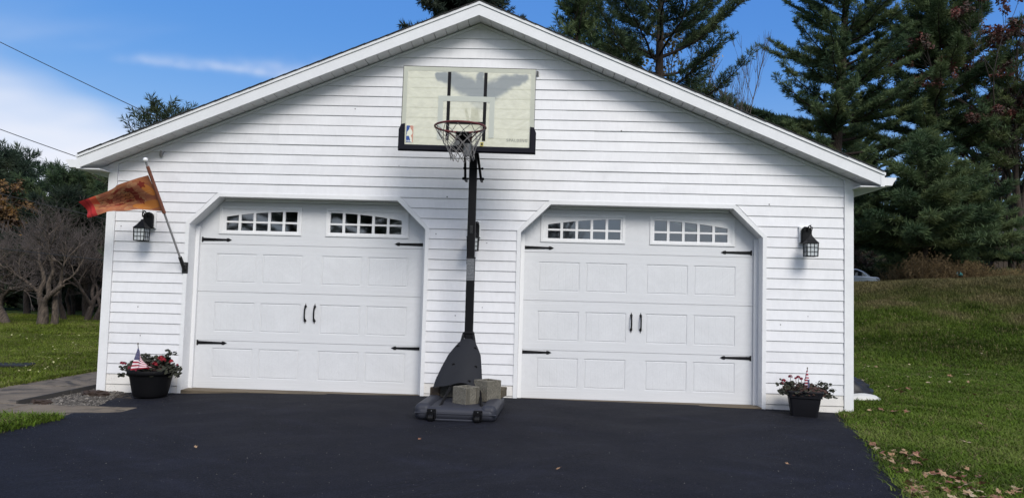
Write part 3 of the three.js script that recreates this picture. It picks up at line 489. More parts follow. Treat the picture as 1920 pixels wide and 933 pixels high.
  obj('rim_brace', [tube([[RX - 0.16, RY - 0.004, RZ - 0.19], [RX - 0.10, RY - 0.03, RZ - 0.31], [RX - 0.06, RY - 0.06, BZ + 0.03]], 0.007, 12, 6), tube([[RX + 0.16, RY - 0.004, RZ - 0.19], [RX + 0.10, RY - 0.03, RZ - 0.31], [RX + 0.06, RY - 0.06, BZ + 0.03]], 0.007, 12, 6)], red, rim);
  obj('rim_mount', [rbox(0.17, 0.13, 0.012, 0.004, RX, RY - 0.04, BZ + 0.012), rbox(0.13, 0.02, 0.17, 0.006, RX, RY - 0.004, BZ + 0.09), rbox(0.13, 0.10, 0.06, 0.01, RX + 0.03, RY - 0.07, BZ - 0.05)], blackP, hoop);
  obj('mount_plate', rbox(0.26, 0.15, 0.006, 0.002, RX + 0.03, RY - 0.06, BZ + 0.0085), mat([0.55, 0.55, 0.46], 0.5), hoop);
  obj('spring', [new THREE.CylinderGeometry(0.026, 0.026, 0.10, 14).rotateX(Math.PI / 2).translate(RX - 0.055, RY - 0.10, BZ + 0.07), new THREE.CylinderGeometry(0.05, 0.045, 0.12, 18).translate(RX + 0.045, RY - 0.16, BZ + 0.05)], mat(0.16, 0.4, { metalness: 0.7 }), hoop);
  {
    const n = 12, rowsN = 6, g = [], r = rng(40), lv = i => { const t = i / rowsN; return { y: RY - 0.012 - 0.31 * Math.pow(t, 0.95), rad: lerp(RR, 0.105, Math.pow(t, 0.72)) + (t > 0.9 ? 0.012 : 0), x: RX + 0.035 * t * t, z: RZ - 0.03 * t }; };
    const node = (i, k) => { const L = lv(i), a = (k + (i % 2 ? 0.5 : 0)) / n * Math.PI * 2, w = i ? 0.012 : 0; return V(L.x + Math.cos(a) * L.rad + w * (r() - 0.5), L.y + w * 2 * (r() - 0.5), L.z + Math.sin(a) * L.rad + w * (r() - 0.5)); };
    const N = Array.from({ length: rowsN + 1 }, (_, i) => Array.from({ length: n }, (_, k) => node(i, k)));
    for (let i = 0; i < rowsN; i++) for (let k = 0; k < n; k++) { const a = N[i][k], o = i % 2 ? [k, (k + 1) % n] : [k, (k + n - 1) % n]; for (const q of o) g.push(rod(a, N[i + 1][q], 0.0034, 0.0034, 5)); if (i) g.push(new THREE.SphereGeometry(0.0058, 5, 4).translate(a.x, a.y, a.z)); }
    obj('net', g, mat([0.17, 0.16, 0.155], 0.9), hoop);
  }
}
// concrete blocks weighing the base down
{
  const blockMap = dataTex(256, (u, v) => { const t = 0.62 + 0.14 * tn(u, v, 90, 4) + 0.16 * tfbm(u, v, 10, 4, 6); return [t, t * 0.96, t * 0.86]; }, true, 4);
  const bm = (k, tint = [1, 1, 1]) => mat([k * tint[0], k * tint[1], k * tint[2]], 0.95, { map: blockMap, bumpMap: concreteBump, bumpScale: 0.006 });
  const block = (label, pos, turn, w, h, d, m) => { // hollow block: two cores through it
    const o = thing('concrete_block', label, 'concrete block', pos, turn), t = 0.032, hole = (w - 3 * t) / 2;
    const holes = w > 0.28 ? [0, 1].map(i => { const a = -w / 2 + t + i * (hole + t); return [[a, -d / 2 + t], [a + hole, -d / 2 + t], [a + hole, d / 2 - t], [a, d / 2 - t]]; }) : [[[-w / 2 + t, -d / 2 + t], [w / 2 - t, -d / 2 + t], [w / 2 - t, d / 2 - t], [-w / 2 + t, d / 2 - t]]];
    const g = new THREE.ExtrudeGeometry(poly([[-w / 2, -d / 2], [w / 2, -d / 2], [w / 2, d / 2], [-w / 2, d / 2]], holes), { depth: h - 0.008, bevelEnabled: true, bevelSize: 0.004, bevelThickness: 0.004, bevelOffset: -0.004, bevelSegments: 2 }).rotateX(-Math.PI / 2).translate(0, 0.004, 0);
    obj('shell', g, m, o);
    obj('end_rib', [boxb(w / 2 - 0.002, w / 2 + 0.008, 0.004, h - 0.004, -d / 2 + 0.01, -d / 2 + 0.045), boxb(w / 2 - 0.002, w / 2 + 0.008, 0.004, h - 0.004, d / 2 - 0.045, d / 2 - 0.01)], m, o);
    return o;
  };
  block('pale concrete block standing at the front of the hoop base under the dark hood', [0.062, 0.143, 1.23], -0.72, 0.185, 0.165, 0.185, bm(0.42));
  block('pale hollow concrete block on the right flank of the hoop base', [0.258, 0.150, 1.02], 0.86, 0.20, 0.205, 0.185, bm(0.41));
  block('concrete block left behind the hood, with hood shade painted into its dark grey', [-0.10, 0.150, 0.75], 0.3, 0.36, 0.19, 0.19, bm(0.22, [0.95, 1, 1.1]));  // shade under the hood is put into this block's darker grey
  const brick = (label, pos, turn, m) => { const o = thing('paver_brick', label, 'brick', pos, turn); obj('brick_body', rbox(0.20, 0.085, 0.10, 0.008, 0, 0.0425, 0), m, o); obj('worn_corner', rbox(0.05, 0.03, 0.102, 0.008, 0.08, 0.078, 0.0), m, o); };
  brick('reddish brown brick on the rear left corner of the hoop base', [-0.262, 0.165, 0.82], 1.25, bm(0.20, [1.15, 0.9, 0.75]));
  brick('tan brick on the rear right corner of the hoop base', [0.375, 0.165, 0.84], 1.35, bm(0.34, [1.1, 0.98, 0.8]));
}
// ------------------------------------------------------------------ wall lanterns
{
  const iron = phys([0.005, 0.005, 0.006], 0.55, { specularIntensity: 0.4 }), plateM = mat([0.72, 0.72, 0.71], 0.5), seedy = phys([0.80, 0.83, 0.84], 0.35, { transmission: 0.55, thickness: 0, ior: 1.45 });
  const lan = thing('wall_lantern', 'black wall lantern on the left pier, hanging below the orange flag', 'wall lantern', [-3.796, 1.97, 0.012], 0, 'lanterns on the garage wall');
  obj('mounting_plate', [rbox(0.145, 0.20, 0.022, 0.01, 0, 0, 0.012), rbox(0.12, 0.175, 0.01, 0.004, 0, 0, 0.026)], plateM, lan);
  const arch = []; for (let i = 0; i <= 14; i++) { const a = i / 14 * Math.PI; arch.push([0.058 * Math.cos(a), 0.035 + 0.055 * Math.sin(a)]); } arch.push([-0.058, -0.09], [0.058, -0.09]);
  obj('backplate', [extr(arch, 0.028, 0.075, undefined, 0.01), rbox(0.13, 0.012, 0.05, 0.004, 0, -0.092, 0.05)], iron, lan);
  obj('scroll_arm', [tube([[0, 0.03, 0.07], [0, 0.075, 0.11], [0, 0.092, 0.16], [0, 0.07, 0.192], [0, 0.02, 0.19]], 0.007, 20, 6), tube([[-0.045, 0.02, 0.075], [-0.05, 0.07, 0.10], [-0.035, 0.082, 0.12], [-0.02, 0.06, 0.115], [-0.03, 0.05, 0.105]], 0.005, 18, 5), tube([[0.045, 0.02, 0.075], [0.05, 0.07, 0.10], [0.035, 0.082, 0.12], [0.02, 0.06, 0.115], [0.03, 0.05, 0.105]], 0.005, 18, 5), rod([0, 0.05, 0.192], [0, 0.105, 0.192], 0.006, 0.003)], iron, lan);
  const Z = 0.19, T = 0.062, B = 0.058, yT = -0.105, yB = -0.252;
  // concave hipped cap
  const cap = new THREE.LatheGeometry([[0.006, 0.09], [0.014, 0.085], [0.020, 0.07], [0.038, 0.05], [0.066, 0.018], [0.096, -0.006], [0.100, -0.012], [0.0, -0.012]].map(p => new THREE.Vector2(p[0], p[1])), 4, Math.PI / 4).toNonIndexed(); cap.computeVertexNormals();
  obj('cap', [cap.translate(0, yT + 0.01, Z), rbox(0.134, 0.008, 0.134, 0.002, 0, yT - 0.003, Z)], iron, lan);
  const cage = []; const cr = (sx, sz, y) => { const t = (y - yT) / (yB - yT), h = lerp(T, B, t); return [sx * h, y, Z + sz * h]; };
  for (const sx of [-1, 1]) for (const sz of [-1, 1]) cage.push(bar(cr(sx, sz, yT), cr(sx, sz, yB), 0.009, 0.009));
  for (let i = 0; i <= 3; i++) { const y = lerp(yT, yB, i / 3), th = i === 0 || i === 3 ? 0.009 : 0.005; for (const s of [-1, 1]) { const a = cr(-1, s, y), b = cr(1, s, y); cage.push(box(b[0] - a[0], th, th, 0, y, a[2])); const c = cr(s, -1, y), d = cr(s, 1, y); cage.push(box(th, th, d[2] - c[2], c[0], y, Z)); } }
  for (const f of [-0.34, 0.34]) for (const s of [-1, 1]) { cage.push(bar(cr(f, s, yT), cr(f, s, yB), 0.005, 0.005)); cage.push(bar([s * T, yT, Z + f * T], [s * B, yB, Z + f * B], 0.005, 0.005)); }
  obj('cage', cage, iron, lan);
  for (const [x, z, ry] of [[0, 1, 0], [0, -1, 0], [1, 0, 1], [-1, 0, 1]]) obj('pane', new THREE.BoxGeometry(ry ? 0.002 : 0.11, 0.14, ry ? 0.11 : 0.002).translate(x * 0.0555, (yT + yB) / 2, Z + z * 0.0555), seedy, lan);
  obj('candle_tube', new THREE.CylinderGeometry(0.013, 0.013, 0.08, 10).translate(0, -0.15, Z), mat([0.6, 0.58, 0.5], 0.6), lan);
  const put = (label, x, y) => { const c = lan.clone(); c.name = numbered('wall_lantern'); c.position.set(x, y, 0.012); c.userData = { ...lan.userData, label }; scene.add(c); };
  put('black wall lantern between the two garage doors, half hidden behind the hoop pole', 0.0, 1.955);
  put('black wall lantern on the right pier above the square planter', 3.773, 1.985);
}
// small fittings on the siding
{
  const s = thing('wall_sensor', 'small grey sensor fitting on the siding above the flag', 'sensor', [-3.703, 2.765, 0.012]);
  obj('bracket', rbox(0.03, 0.035, 0.03, 0.006, 0, 0.0, 0.012), mat(0.30, 0.6), s); obj('body', new THREE.CylinderGeometry(0.014, 0.02, 0.06, 12).rotateX(0.7).rotateZ(-0.3).translate(0.004, -0.012, 0.04), mat(0.22, 0.5), s);
  const h = thing('wall_hook', 'small grey hook on the siding at the upper right corner of the backboard', 'hook', [0.68, 3.79, 0.012]);
  obj('plate', rbox(0.035, 0.06, 0.01, 0.004, 0, 0, 0.006), mat(0.25, 0.6), h); obj('hook', tube([[0, 0.0, 0.01], [0, -0.02, 0.05], [0, 0.015, 0.07]], 0.007, 12, 6), mat(0.2, 0.5, { metalness: 0.5 }), h);
}
// ------------------------------------------------------------------ flag on its pole
{
  const fl = thing('flag_on_pole', 'orange autumn flag on a slanted pole at the left pier', 'flag', [-3.357, 1.436, 0.012]);
  const L = (x, y, z) => [x + 3.357, y - 1.436, z - 0.012];
  const a = [0, 0, 0.05], b = L(-3.505, 2.535, 0.75);
  obj('pole', rod(a, b, 0.0125, 0.0115, 12), mat([0.34, 0.33, 0.33], 0.45, { metalness: 0.3 }), fl);
  obj('finial', new THREE.SphereGeometry(0.026, 14, 10).translate(b[0] - 0.001, b[1] + 0.02, b[2] + 0.012), mat([0.72, 0.72, 0.70], 0.4), fl);
  obj('bracket', [rbox(0.07, 0.13, 0.016, 0.007, 0, -0.01, 0.008), rod([0, -0.025, 0.02], [a[0] + (b[0] - a[0]) * 0.10, a[1] + (b[1] - a[1]) * 0.10, a[2] + (b[2] - a[2]) * 0.10], 0.024, 0.021, 12), new THREE.SphereGeometry(0.016, 8, 6).translate(0.02, 0.02, 0.06)], mat([0.012, 0.012, 0.012], 0.5), fl);
  // print: faded autumn cloth of leaf and feather shapes
  const cv = document.createElement('canvas'); cv.width = 512; cv.height = 320; const c = cv.getContext('2d'), r = rng(8);
  c.fillStyle = '#9c6044'; c.fillRect(0, 0, 512, 320);
  for (let i = 0; i < 130; i++) { c.fillStyle = ['#b47250', '#925a40', '#bc9066', '#85493a', '#aa683e'][i % 5]; c.globalAlpha = 0.5; c.beginPath(); c.ellipse(r() * 512, r() * 320, 14 + r() * 42, 8 + r() * 24, r() * 3, 0, 7); c.fill(); } c.globalAlpha = 1;
  c.fillStyle = '#c07838'; for (const [x, y, w, h, t] of [[70, 258, 84, 40, 0.25], [150, 282, 70, 30, -0.2], [40, 120, 30, 60, 0.5]]) { c.beginPath(); c.ellipse(x, y, w, h, t, 0, 7); c.fill(); }
  c.fillStyle = '#7c241a'; for (const [x, y, w, h, t] of [[150, 150, 26, 70, 0.2], [128, 214, 20, 34, -0.5], [176, 86, 34, 20, -0.4], [70, 66, 22, 30, 0.9], [226, 196, 26, 14, 0.1], [300, 214, 34, 13, -0.3], [262, 60, 44, 14, 0.25], [350, 130, 20, 36, 0.3]]) { c.globalAlpha = 0.85; c.beginPath(); for (let k = 0; k <= 20; k++) { const q = k / 20 * 6.283, m = 1 + 0.28 * Math.sin(q * 5 + x); c.lineTo(x + Math.cos(q + t) * w * m, y + Math.sin(q + t) * h * m); } c.fill(); } c.globalAlpha = 1;
  c.strokeStyle = '#5c3020'; c.lineWidth = 5; for (let row = 0; row < 4; row++) for (let k = 0; k < 7; k++) { c.beginPath(); c.arc(190 + k * 34 + (row % 2) * 17, 90 + row * 34, 17, 0, Math.PI); c.stroke(); }
  c.strokeStyle = '#c49a70'; c.lineWidth = 2; for (let i = 0; i < 26; i++) { const x = r() * 400, y = r() * 300; c.beginPath(); c.moveTo(x, y); c.quadraticCurveTo(x + 20, y - 20 + r() * 40, x + 50, y + r() * 20); c.stroke(); }
  c.fillStyle = '#b84a30'; c.beginPath(); c.moveTo(395, 0); c.lineTo(460, 0); c.lineTo(450, 120); c.lineTo(410, 150); c.fill(); c.fillStyle = '#a02426'; c.fillRect(448, 0, 64, 320); c.fillStyle = '#8a181c'; c.fillRect(470, 0, 12, 320);
  const t = new THREE.CanvasTexture(cv); t.colorSpace = THREE.SRGBColorSpace; t.flipY = true;
  const S = 40, R = 22, top0 = V(...L(-3.519, 2.405, 0.66)), bot0 = V(...L(-3.452, 2.038, 0.42)), top1 = V(...L(-4.262, 2.088, 0.60)), bot1 = V(...L(-4.190, 1.925, 0.54)), P = [], U = [], I = [];
  for (let i = 0; i <= S; i++) for (let j = 0; j <= R; j++) {
    const s = i / S, q = j / R; const tp = top0.clone().lerp(top1, s), bt = bot0.clone().lerp(bot1, s);
    tp.y += 0.045 * Math.sin(s * Math.PI) * (s < 0.5 ? 0.6 : 0.4); bt.y += 0.055 * Math.sin(s * Math.PI * 0.95); const p = tp.lerp(bt, q);
    p.z += 0.045 * Math.sin(s * 8 + q * 1.2) * s + 0.022 * Math.sin(s * 19 - q * 5) * s + 0.03 * Math.sin(q * 6 + s * 2) * smooth(0, 0.3, s); p.y += 0.008 * Math.sin(s * 15 + q * 3) * s;
    P.push(p.x, p.y, p.z); U.push(s, 1 - q);
  }
  for (let i = 0; i < S; i++) for (let j = 0; j < R; j++) { const k = i * (R + 1) + j; I.push(k, k + R + 1, k + 1, k + 1, k + R + 1, k + R + 2); }
  const g = new THREE.BufferGeometry(); g.setAttribute('position', new THREE.Float32BufferAttribute(P, 3)); g.setAttribute('uv', new THREE.Float32BufferAttribute(U, 2)); g.setIndex(I); g.computeVertexNormals();
  obj('cloth', g, phys(1, 0.95, { map: t, side: THREE.DoubleSide }), fl);
  const A = V(...a), Bv = V(...b); obj('sleeve', rod(A.clone().lerp(Bv, 0.53), A.clone().lerp(Bv, 0.96), 0.020, 0.018, 10), mat([0.20, 0.075, 0.045], 0.95), fl);
}
// ------------------------------------------------------------------ planters
function leafBlob(r, n, R, H, size, y0) { // scattered rounded leaves on short stems
  const mb = new MB(); const stems = [];
  for (let i = 0; i < n; i++) {
    const a = r() * 6.283, d = Math.sqrt(r()), x = Math.cos(a) * d * R[0], z = Math.sin(a) * d * R[1], y = y0 + (0.15 + 0.85 * r()) * H * (1 - 0.55 * d * d) - 0.03 * d;
    const c = V(x, y, z), nx = V(r() - 0.5, 0.35 + r() * 0.6, r() - 0.2).normalize(), t = V(r() - 0.5, r() - 0.5, r() - 0.5).cross(nx).normalize(), b = V().crossVectors(nx, t), s = size * (0.6 + 0.8 * r());
    const ring = []; for (let k = 0; k < 7; k++) { const q = k / 7 * 6.283, rad = s * (0.85 + 0.3 * r()); ring.push(c.clone().addScaledVector(t, Math.cos(q) * rad).addScaledVector(b, Math.sin(q) * rad).addScaledVector(nx, -0.25 * s + 0.35 * s * (r() - 0.3)).toArray()); }
    for (let k = 0; k < 7; k++) mb.tri(c.toArray(), ring[k], ring[(k + 1) % 7]);
    if (i % 3 === 0) stems.push([V(x * 0.5, y0 - 0.02, z * 0.5), c.clone().multiplyScalar(1)]);
  }
  const st = new MB(); for (const [a, b] of stems) st.tube([a, a.clone().lerp(b, 0.5).add(V(0, 0.02, 0)), b], [0.0028, 0.0024, 0.0018], 4);
  return [mb.geo(), st.geo()];
}
function flowerHead(r, s) { const mb = new MB(); for (let i = 0; i < 16; i++) { const d = V(r() - 0.5, r() * 0.8 - 0.1, r() - 0.5).normalize(), c = d.clone().multiplyScalar(s * 0.65), t = V(r() - 0.5, r() - 0.5, r() - 0.5).cross(d).normalize(), b = V().crossVectors(d, t); const ring = []; for (let k = 0; k < 6; k++) { const q = k / 6 * 6.283, w = s * 0.42 * (0.75 + 0.5 * r()); ring.push(c.clone().addScaledVector(t, Math.cos(q) * w).addScaledVector(b, Math.sin(q) * w).addScaledVector(d, 0.12 * s * (k % 2)).toArray()); } for (let k = 0; k < 6; k++) mb.tri(c.toArray(), ring[k], ring[(k + 1) % 6]); } return mb.geo(); }
function starsAndStripes() { const cv = document.createElement('canvas'); cv.width = 380; cv.height = 200; const c = cv.getContext('2d'); for (let i = 0; i < 13; i++) { c.fillStyle = i % 2 ? '#d8d0d2' : '#8e1f30'; c.fillRect(0, i * 200 / 13, 380, 200 / 13 + 1); } c.fillStyle = '#26284f'; c.fillRect(0, 0, 152, 108); c.fillStyle = '#d8d4dc'; for (let row = 0; row < 9; row++) for (let k = 0; k < (row % 2 ? 5 : 6); k++) { const x = 13 + k * 25.3 + (row % 2 ? 12.6 : 0), y = 11 + row * 10.8; c.beginPath(); for (let i = 0; i < 10; i++) { const q = i / 10 * 6.283 - 1.57, w = i % 2 ? 2 : 5; c.lineTo(x + Math.cos(q) * w, y + Math.sin(q) * w); } c.fill(); } const t = new THREE.CanvasTexture(cv); t.colorSpace = THREE.SRGBColorSpace; return t; }
{
  const potM = phys([0.004, 0.004, 0.005], 0.6, { map: fineDirt, specularIntensity: 0.35 }), potM2 = phys([0.010, 0.010, 0.013], 0.65, { map: fineDirt, specularIntensity: 0.4 }), soilM = mat([0.02, 0.015, 0.01], 1);
  const leafM = phys([0.022, 0.024, 0.011], 0.9, { side: THREE.DoubleSide, transmission: 0.15, thickness: 0 }), rustM = phys([0.045, 0.016, 0.010], 0.9, { side: THREE.DoubleSide, transmission: 0.15, thickness: 0 }), stemM = mat([0.06, 0.045, 0.02], 0.9), red = mat([0.22, 0.008, 0.016], 0.85, { side: THREE.DoubleSide }), red2 = mat([0.19, 0.014, 0.032], 0.85, { side: THREE.DoubleSide });
  const gy = -0.005;
  { // round tub at the left pier
    const p = thing('flower_pot', 'round black flower pot with red geraniums at the left pier', 'flower pot', [-3.515, gy, 0.36]);
    obj('tub', new THREE.LatheGeometry([[0, 0.0], [0.165, 0.0], [0.175, 0.006], [0.19, 0.06], [0.225, 0.235], [0.232, 0.24], [0.242, 0.242], [0.248, 0.262], [0.247, 0.285], [0.242, 0.291], [0.234, 0.288], [0.228, 0.25], [0, 0.25]].map(q => new THREE.Vector2(q[0], q[1])), 40), potM, p);
    obj('soil', new THREE.CylinderGeometry(0.226, 0.22, 0.02, 28).translate(0, 0.262, 0), soilM, p);
    const r = rng(21), g = thing('geranium_plant', 'bushy red geranium plant growing in the round black pot', 'plant', [-3.515, gy + 0.27, 0.36]);
    const [lf, st] = leafBlob(r, 360, [0.27, 0.22], 0.19, 0.022, -0.01);
    const parts = [lf], st2 = [st];
    for (const [x, y, z, n] of [[0.16, 0.16, 0.03, 60], [0.20, 0.235, 0.02, 26], [-0.27, 0.055, 0.05, 40], [-0.20, 0.10, 0.0, 40], [0.27, 0.06, 0.02, 34], [-0.08, 0.17, -0.02, 40], [0.08, 0.12, 0, 50], [-0.24, 0.0, 0.1, 26], [0.29, 0.0, 0.05, 22]]) { const [a, b] = leafBlob(r, n, [0.075, 0.06], 0.07, 0.019, 0); parts.push(a.translate(x, y - 0.03, z)); st2.push(new MB().geo().attributes.position.count ? b : tube([[x * 0.5, -0.02, z], [x * 0.8, y * 0.55, z], [x, y, z]], 0.0035, 8, 5)); void b; }
    obj('foliage', parts, leafM, g); obj('stem', st2, stemM, g);
    { const [a] = leafBlob(r, 130, [0.24, 0.2], 0.13, 0.02, 0.0); obj('withered_foliage', a, rustM, g); }
    for (const [x, y, z, s] of [[0.145, 0.155, 0.10, 0.038], [0.185, 0.135, 0.11, 0.032], [0.245, 0.115, 0.06, 0.03], [0.115, 0.095, 0.16, 0.034], [-0.295, 0.085, 0.08, 0.026], [-0.255, 0.08, 0.10, 0.022], [0.05, 0.055, 0.2, 0.03], [-0.05, 0.03, 0.22, 0.026], [0.30, 0.075, 0.03, 0.02], [-0.15, 0.05, 0.19, 0.022]]) { const o = obj('flower_head', flowerHead(r, s), s > 0.028 ? red : red2, g); o.position.set(x, y, z); }
    const f = thing('small_flag', 'small stars and stripes flag draped in the round black pot', 'flag', [-3.545, gy + 0.275, 0.52]);
    obj('stick', [rod([-0.01, -0.02, 0], [-0.045, 0.30, 0.02], 0.0045), new THREE.SphereGeometry(0.008, 8, 6).scale(1, 1.8, 1).translate(-0.045, 0.305, 0.02)], mat([0.10, 0.08, 0.06], 0.6), f);
    const S = 24, R = 20, P = [], U = [], I = []; // hangs from the stick and fans out to the lower right
    for (let i = 0; i <= S; i++) for (let j = 0; j <= R; j++) { const s = i / S, q = j / R; const top = V(-0.040 + 0.055 * s, 0.27 - 0.09 * s - 0.10 * s * s, 0.022 + 0.01 * s), hang = V(-0.050 - 0.03 * (1 - s) + 0.24 * s, 0.075 - 0.005 * s - 0.05 * (1 - s), 0.045 + 0.05 * s); const p = top.lerp(hang, q); p.z += 0.016 * Math.sin(s * 13 + q * 2) * (0.3 + q) + 0.02 * q; p.x += 0.008 * Math.sin(s * 12) * q; P.push(p.x, p.y, p.z); U.push(s, 1 - q); }
    for (let i = 0; i < S; i++) for (let j = 0; j < R; j++) { const k = i * (R + 1) + j; I.push(k, k + R + 1, k + 1, k + 1, k + R + 1, k + R + 2); }
    const gg = new THREE.BufferGeometry(); gg.setAttribute('position', new THREE.Float32BufferAttribute(P, 3)); gg.setAttribute('uv', new THREE.Float32BufferAttribute(U, 2)); gg.setIndex(I); gg.computeVertexNormals();
    obj('cloth', gg, phys(1, 0.9, { map: starsAndStripes(), side: THREE.DoubleSide }), f);
  }
  { // square planter at the right pier
    const p = thing('flower_pot', 'square black planter with withering flowers at the right pier', 'flower pot', [3.648, gy - 0.015, 0.36], -0.24);
    const ring = (w, y) => { const o = []; const n = 5, rd = 0.03; for (const [sx, sz, a0] of [[1, 1, 0], [-1, 1, 1], [-1, -1, 2], [1, -1, 3]]) for (let i = 0; i < n; i++) { const a = (a0 + i / (n - 1)) * Math.PI / 2; o.push([sx * (w - rd) + Math.cos(a) * rd, y, sz * (w - rd) + Math.sin(a) * rd]); } return o; };
    const loft = (list) => { const mb = new MB(); for (let i = 1; i < list.length; i++) { const a = list[i - 1], b = list[i]; for (let k = 0; k < a.length; k++) { const q = (k + 1) % a.length; mb.tri(a[k], b[k], a[q]); mb.tri(a[q], b[k], b[q]); } } return toCreasedNormals(mb.geo(), 0.5); };
    obj('tub', loft([ring(0.0344, 0.0), ring(0.1204, 0.0), ring(0.1264, 0.008), ring(0.1600, 0.225), ring(0.1514, 0.232), ring(0.1514, 0.24)]), potM2, p);
    obj('rim_band', loft([ring(0.1531, 0.222), ring(0.1720, 0.225), ring(0.1772, 0.275), ring(0.1823, 0.285), ring(0.1789, 0.298), ring(0.1634, 0.298), ring(0.1617, 0.25)]), potM2, p);
    obj('soil', box(0.318, 0.02, 0.318, 0, 0.262, 0), soilM, p);
    const r = rng(23), g = thing('geranium_plant', 'reddish brown withering plant growing in the square black planter', 'plant', [3.648, gy + 0.262, 0.36]);
    const [lf, st] = leafBlob(r, 170, [0.25, 0.2], 0.11, 0.018, -0.01); const parts = [lf], st2 = [st];
    for (const [x, y, z, n] of [[-0.23, 0.02, 0.06, 40], [0.23, 0.05, 0.04, 34], [0.19, 0.11, 0, 22], [-0.15, 0.09, 0, 36], [0.04, 0.09, 0, 30], [-0.25, 0.10, 0.02, 18], [0.28, 0.07, 0, 12], [0.27, -0.01, 0.05, 22]]) { const [a] = leafBlob(r, n, [0.065, 0.06], 0.06, 0.017, 0); parts.push(a.translate(x, y - 0.02, z)); st2.push(tube([[x * 0.5, -0.02, z], [x * 0.8, y * 0.55, z], [x, y, z]], 0.003, 8, 5)); }
    obj('foliage', parts, leafM, g); obj('stem', st2, stemM, g);
    { const [a] = leafBlob(r, 230, [0.24, 0.2], 0.12, 0.018, -0.005); obj('withered_foliage', a, rustM, g); }
    for (const [x, y, z, s] of [[-0.235, 0.115, 0.06, 0.028], [-0.255, 0.09, 0.07, 0.018], [-0.16, 0.16, 0.04, 0.027], [-0.075, 0.155, 0.04, 0.026], [-0.045, 0.14, 0.05, 0.022], [-0.105, 0.145, 0.05, 0.018]]) { const o = obj('flower_head', flowerHead(r, s), red2, g); o.position.set(x, y, z); st2.push(); obj('flower_stalk', tube([[x * 0.7, 0, z], [x * 0.95, y * 0.6, z], [x, y, z]], 0.0028, 8, 5), stemM, g); }
    const f = thing('small_flag', 'small stars and stripes flag rolled round its stick in the square planter', 'flag', [3.652, gy + 0.262, 0.44]);
    obj('stick', [rod([0, -0.02, 0], [0.004, 0.255, 0], 0.004), new THREE.SphereGeometry(0.007, 8, 6).scale(1, 1.8, 1).translate(0.004, 0.26, 0)], mat([0.15, 0.12, 0.09], 0.6), f);
    const lg = new THREE.LatheGeometry([[0.005, 0.235], [0.011, 0.20], [0.016, 0.16], [0.026, 0.135], [0.024, 0.10], [0.026, 0.07], [0.020, 0.05]].map(q => new THREE.Vector2(q[0], q[1])), 14); const pp = lg.attributes.position; for (let i = 0; i < pp.count; i++) { const a = Math.atan2(pp.getZ(i), pp.getX(i)), k = 1 + 0.25 * Math.sin(a * 4 + pp.getY(i) * 30); pp.setX(i, pp.getX(i) * k); pp.setZ(i, pp.getZ(i) * k); } lg.computeVertexNormals();
    obj('cloth', lg, phys(1, 0.9, { map: starsAndStripes(), side: THREE.DoubleSide }), f);
  }
}
// ------------------------------------------------------------------ things in the grass at the right corner of the garage
{
  const y = -0.05;
  const s = thing('white_stone', 'smooth white oblong stone lying in the grass beside the right corner of the garage', 'stone', [4.90, y, -1.28], 0.25);
  const g = new THREE.SphereGeometry(1, 32, 20), p = g.attributes.position; for (let i = 0; i < p.count; i++) { const q = V().fromBufferAttribute(p, i); const k = 1 + 0.05 * noise3(q.x * 1.5, q.y * 1.5, q.z * 1.5); const taper = lerp(0.55, 1.0, smooth(-1, 0.5, q.x)); p.setXYZ(i, q.x * 0.34 * k, Math.max(-0.02, q.y * 0.095 * k * taper) + 0.03, q.z * 0.15 * k * taper); } g.computeVertexNormals();
  obj('stone_body', g, mat([0.62, 0.61, 0.56], 0.5, { map: fineDirt }), s); 
  const b = thing('black_sack', 'slumped black plastic sack behind the white stone at the garage corner', 'sack', [4.98, y, -1.95], 0.3);
  const h = new THREE.SphereGeometry(1, 40, 26), hp = h.attributes.position; for (let i = 0; i < hp.count; i++) { const q = V().fromBufferAttribute(hp, i); const k = 1 + 0.12 * noise3(q.x * 2.4, q.y * 2.4, q.z * 2.4) + 0.05 * noise3(q.x * 7, q.y * 7, q.z * 7); hp.setXYZ(i, q.x * 0.42 * k, Math.max(-0.04, q.y * 0.27 * k * (1 - 0.3 * q.x)) + 0.04, q.z * 0.34 * k); } h.computeVertexNormals();
  obj('sack_body', h, mat([0.006, 0.006, 0.007], 0.55), b);
  const d = thing('downspout', 'black downspout running down the side wall behind the right corner board', 'downspout', [4.40, 0, -0.75]);
  obj('pipe', rbox(0.075, 2.3, 0.06, 0.01, 0, 1.30, 0), mat([0.008, 0.008, 0.009], 0.5), d); obj('elbow', [rbox(0.075, 0.075, 0.26, 0.01, 0.02, 0.12, 0.06), rbox(0.09, 0.09, 0.05, 0.01, 0.02, 0.12, 0.19)], mat([0.008, 0.008, 0.009], 0.5), d);
}
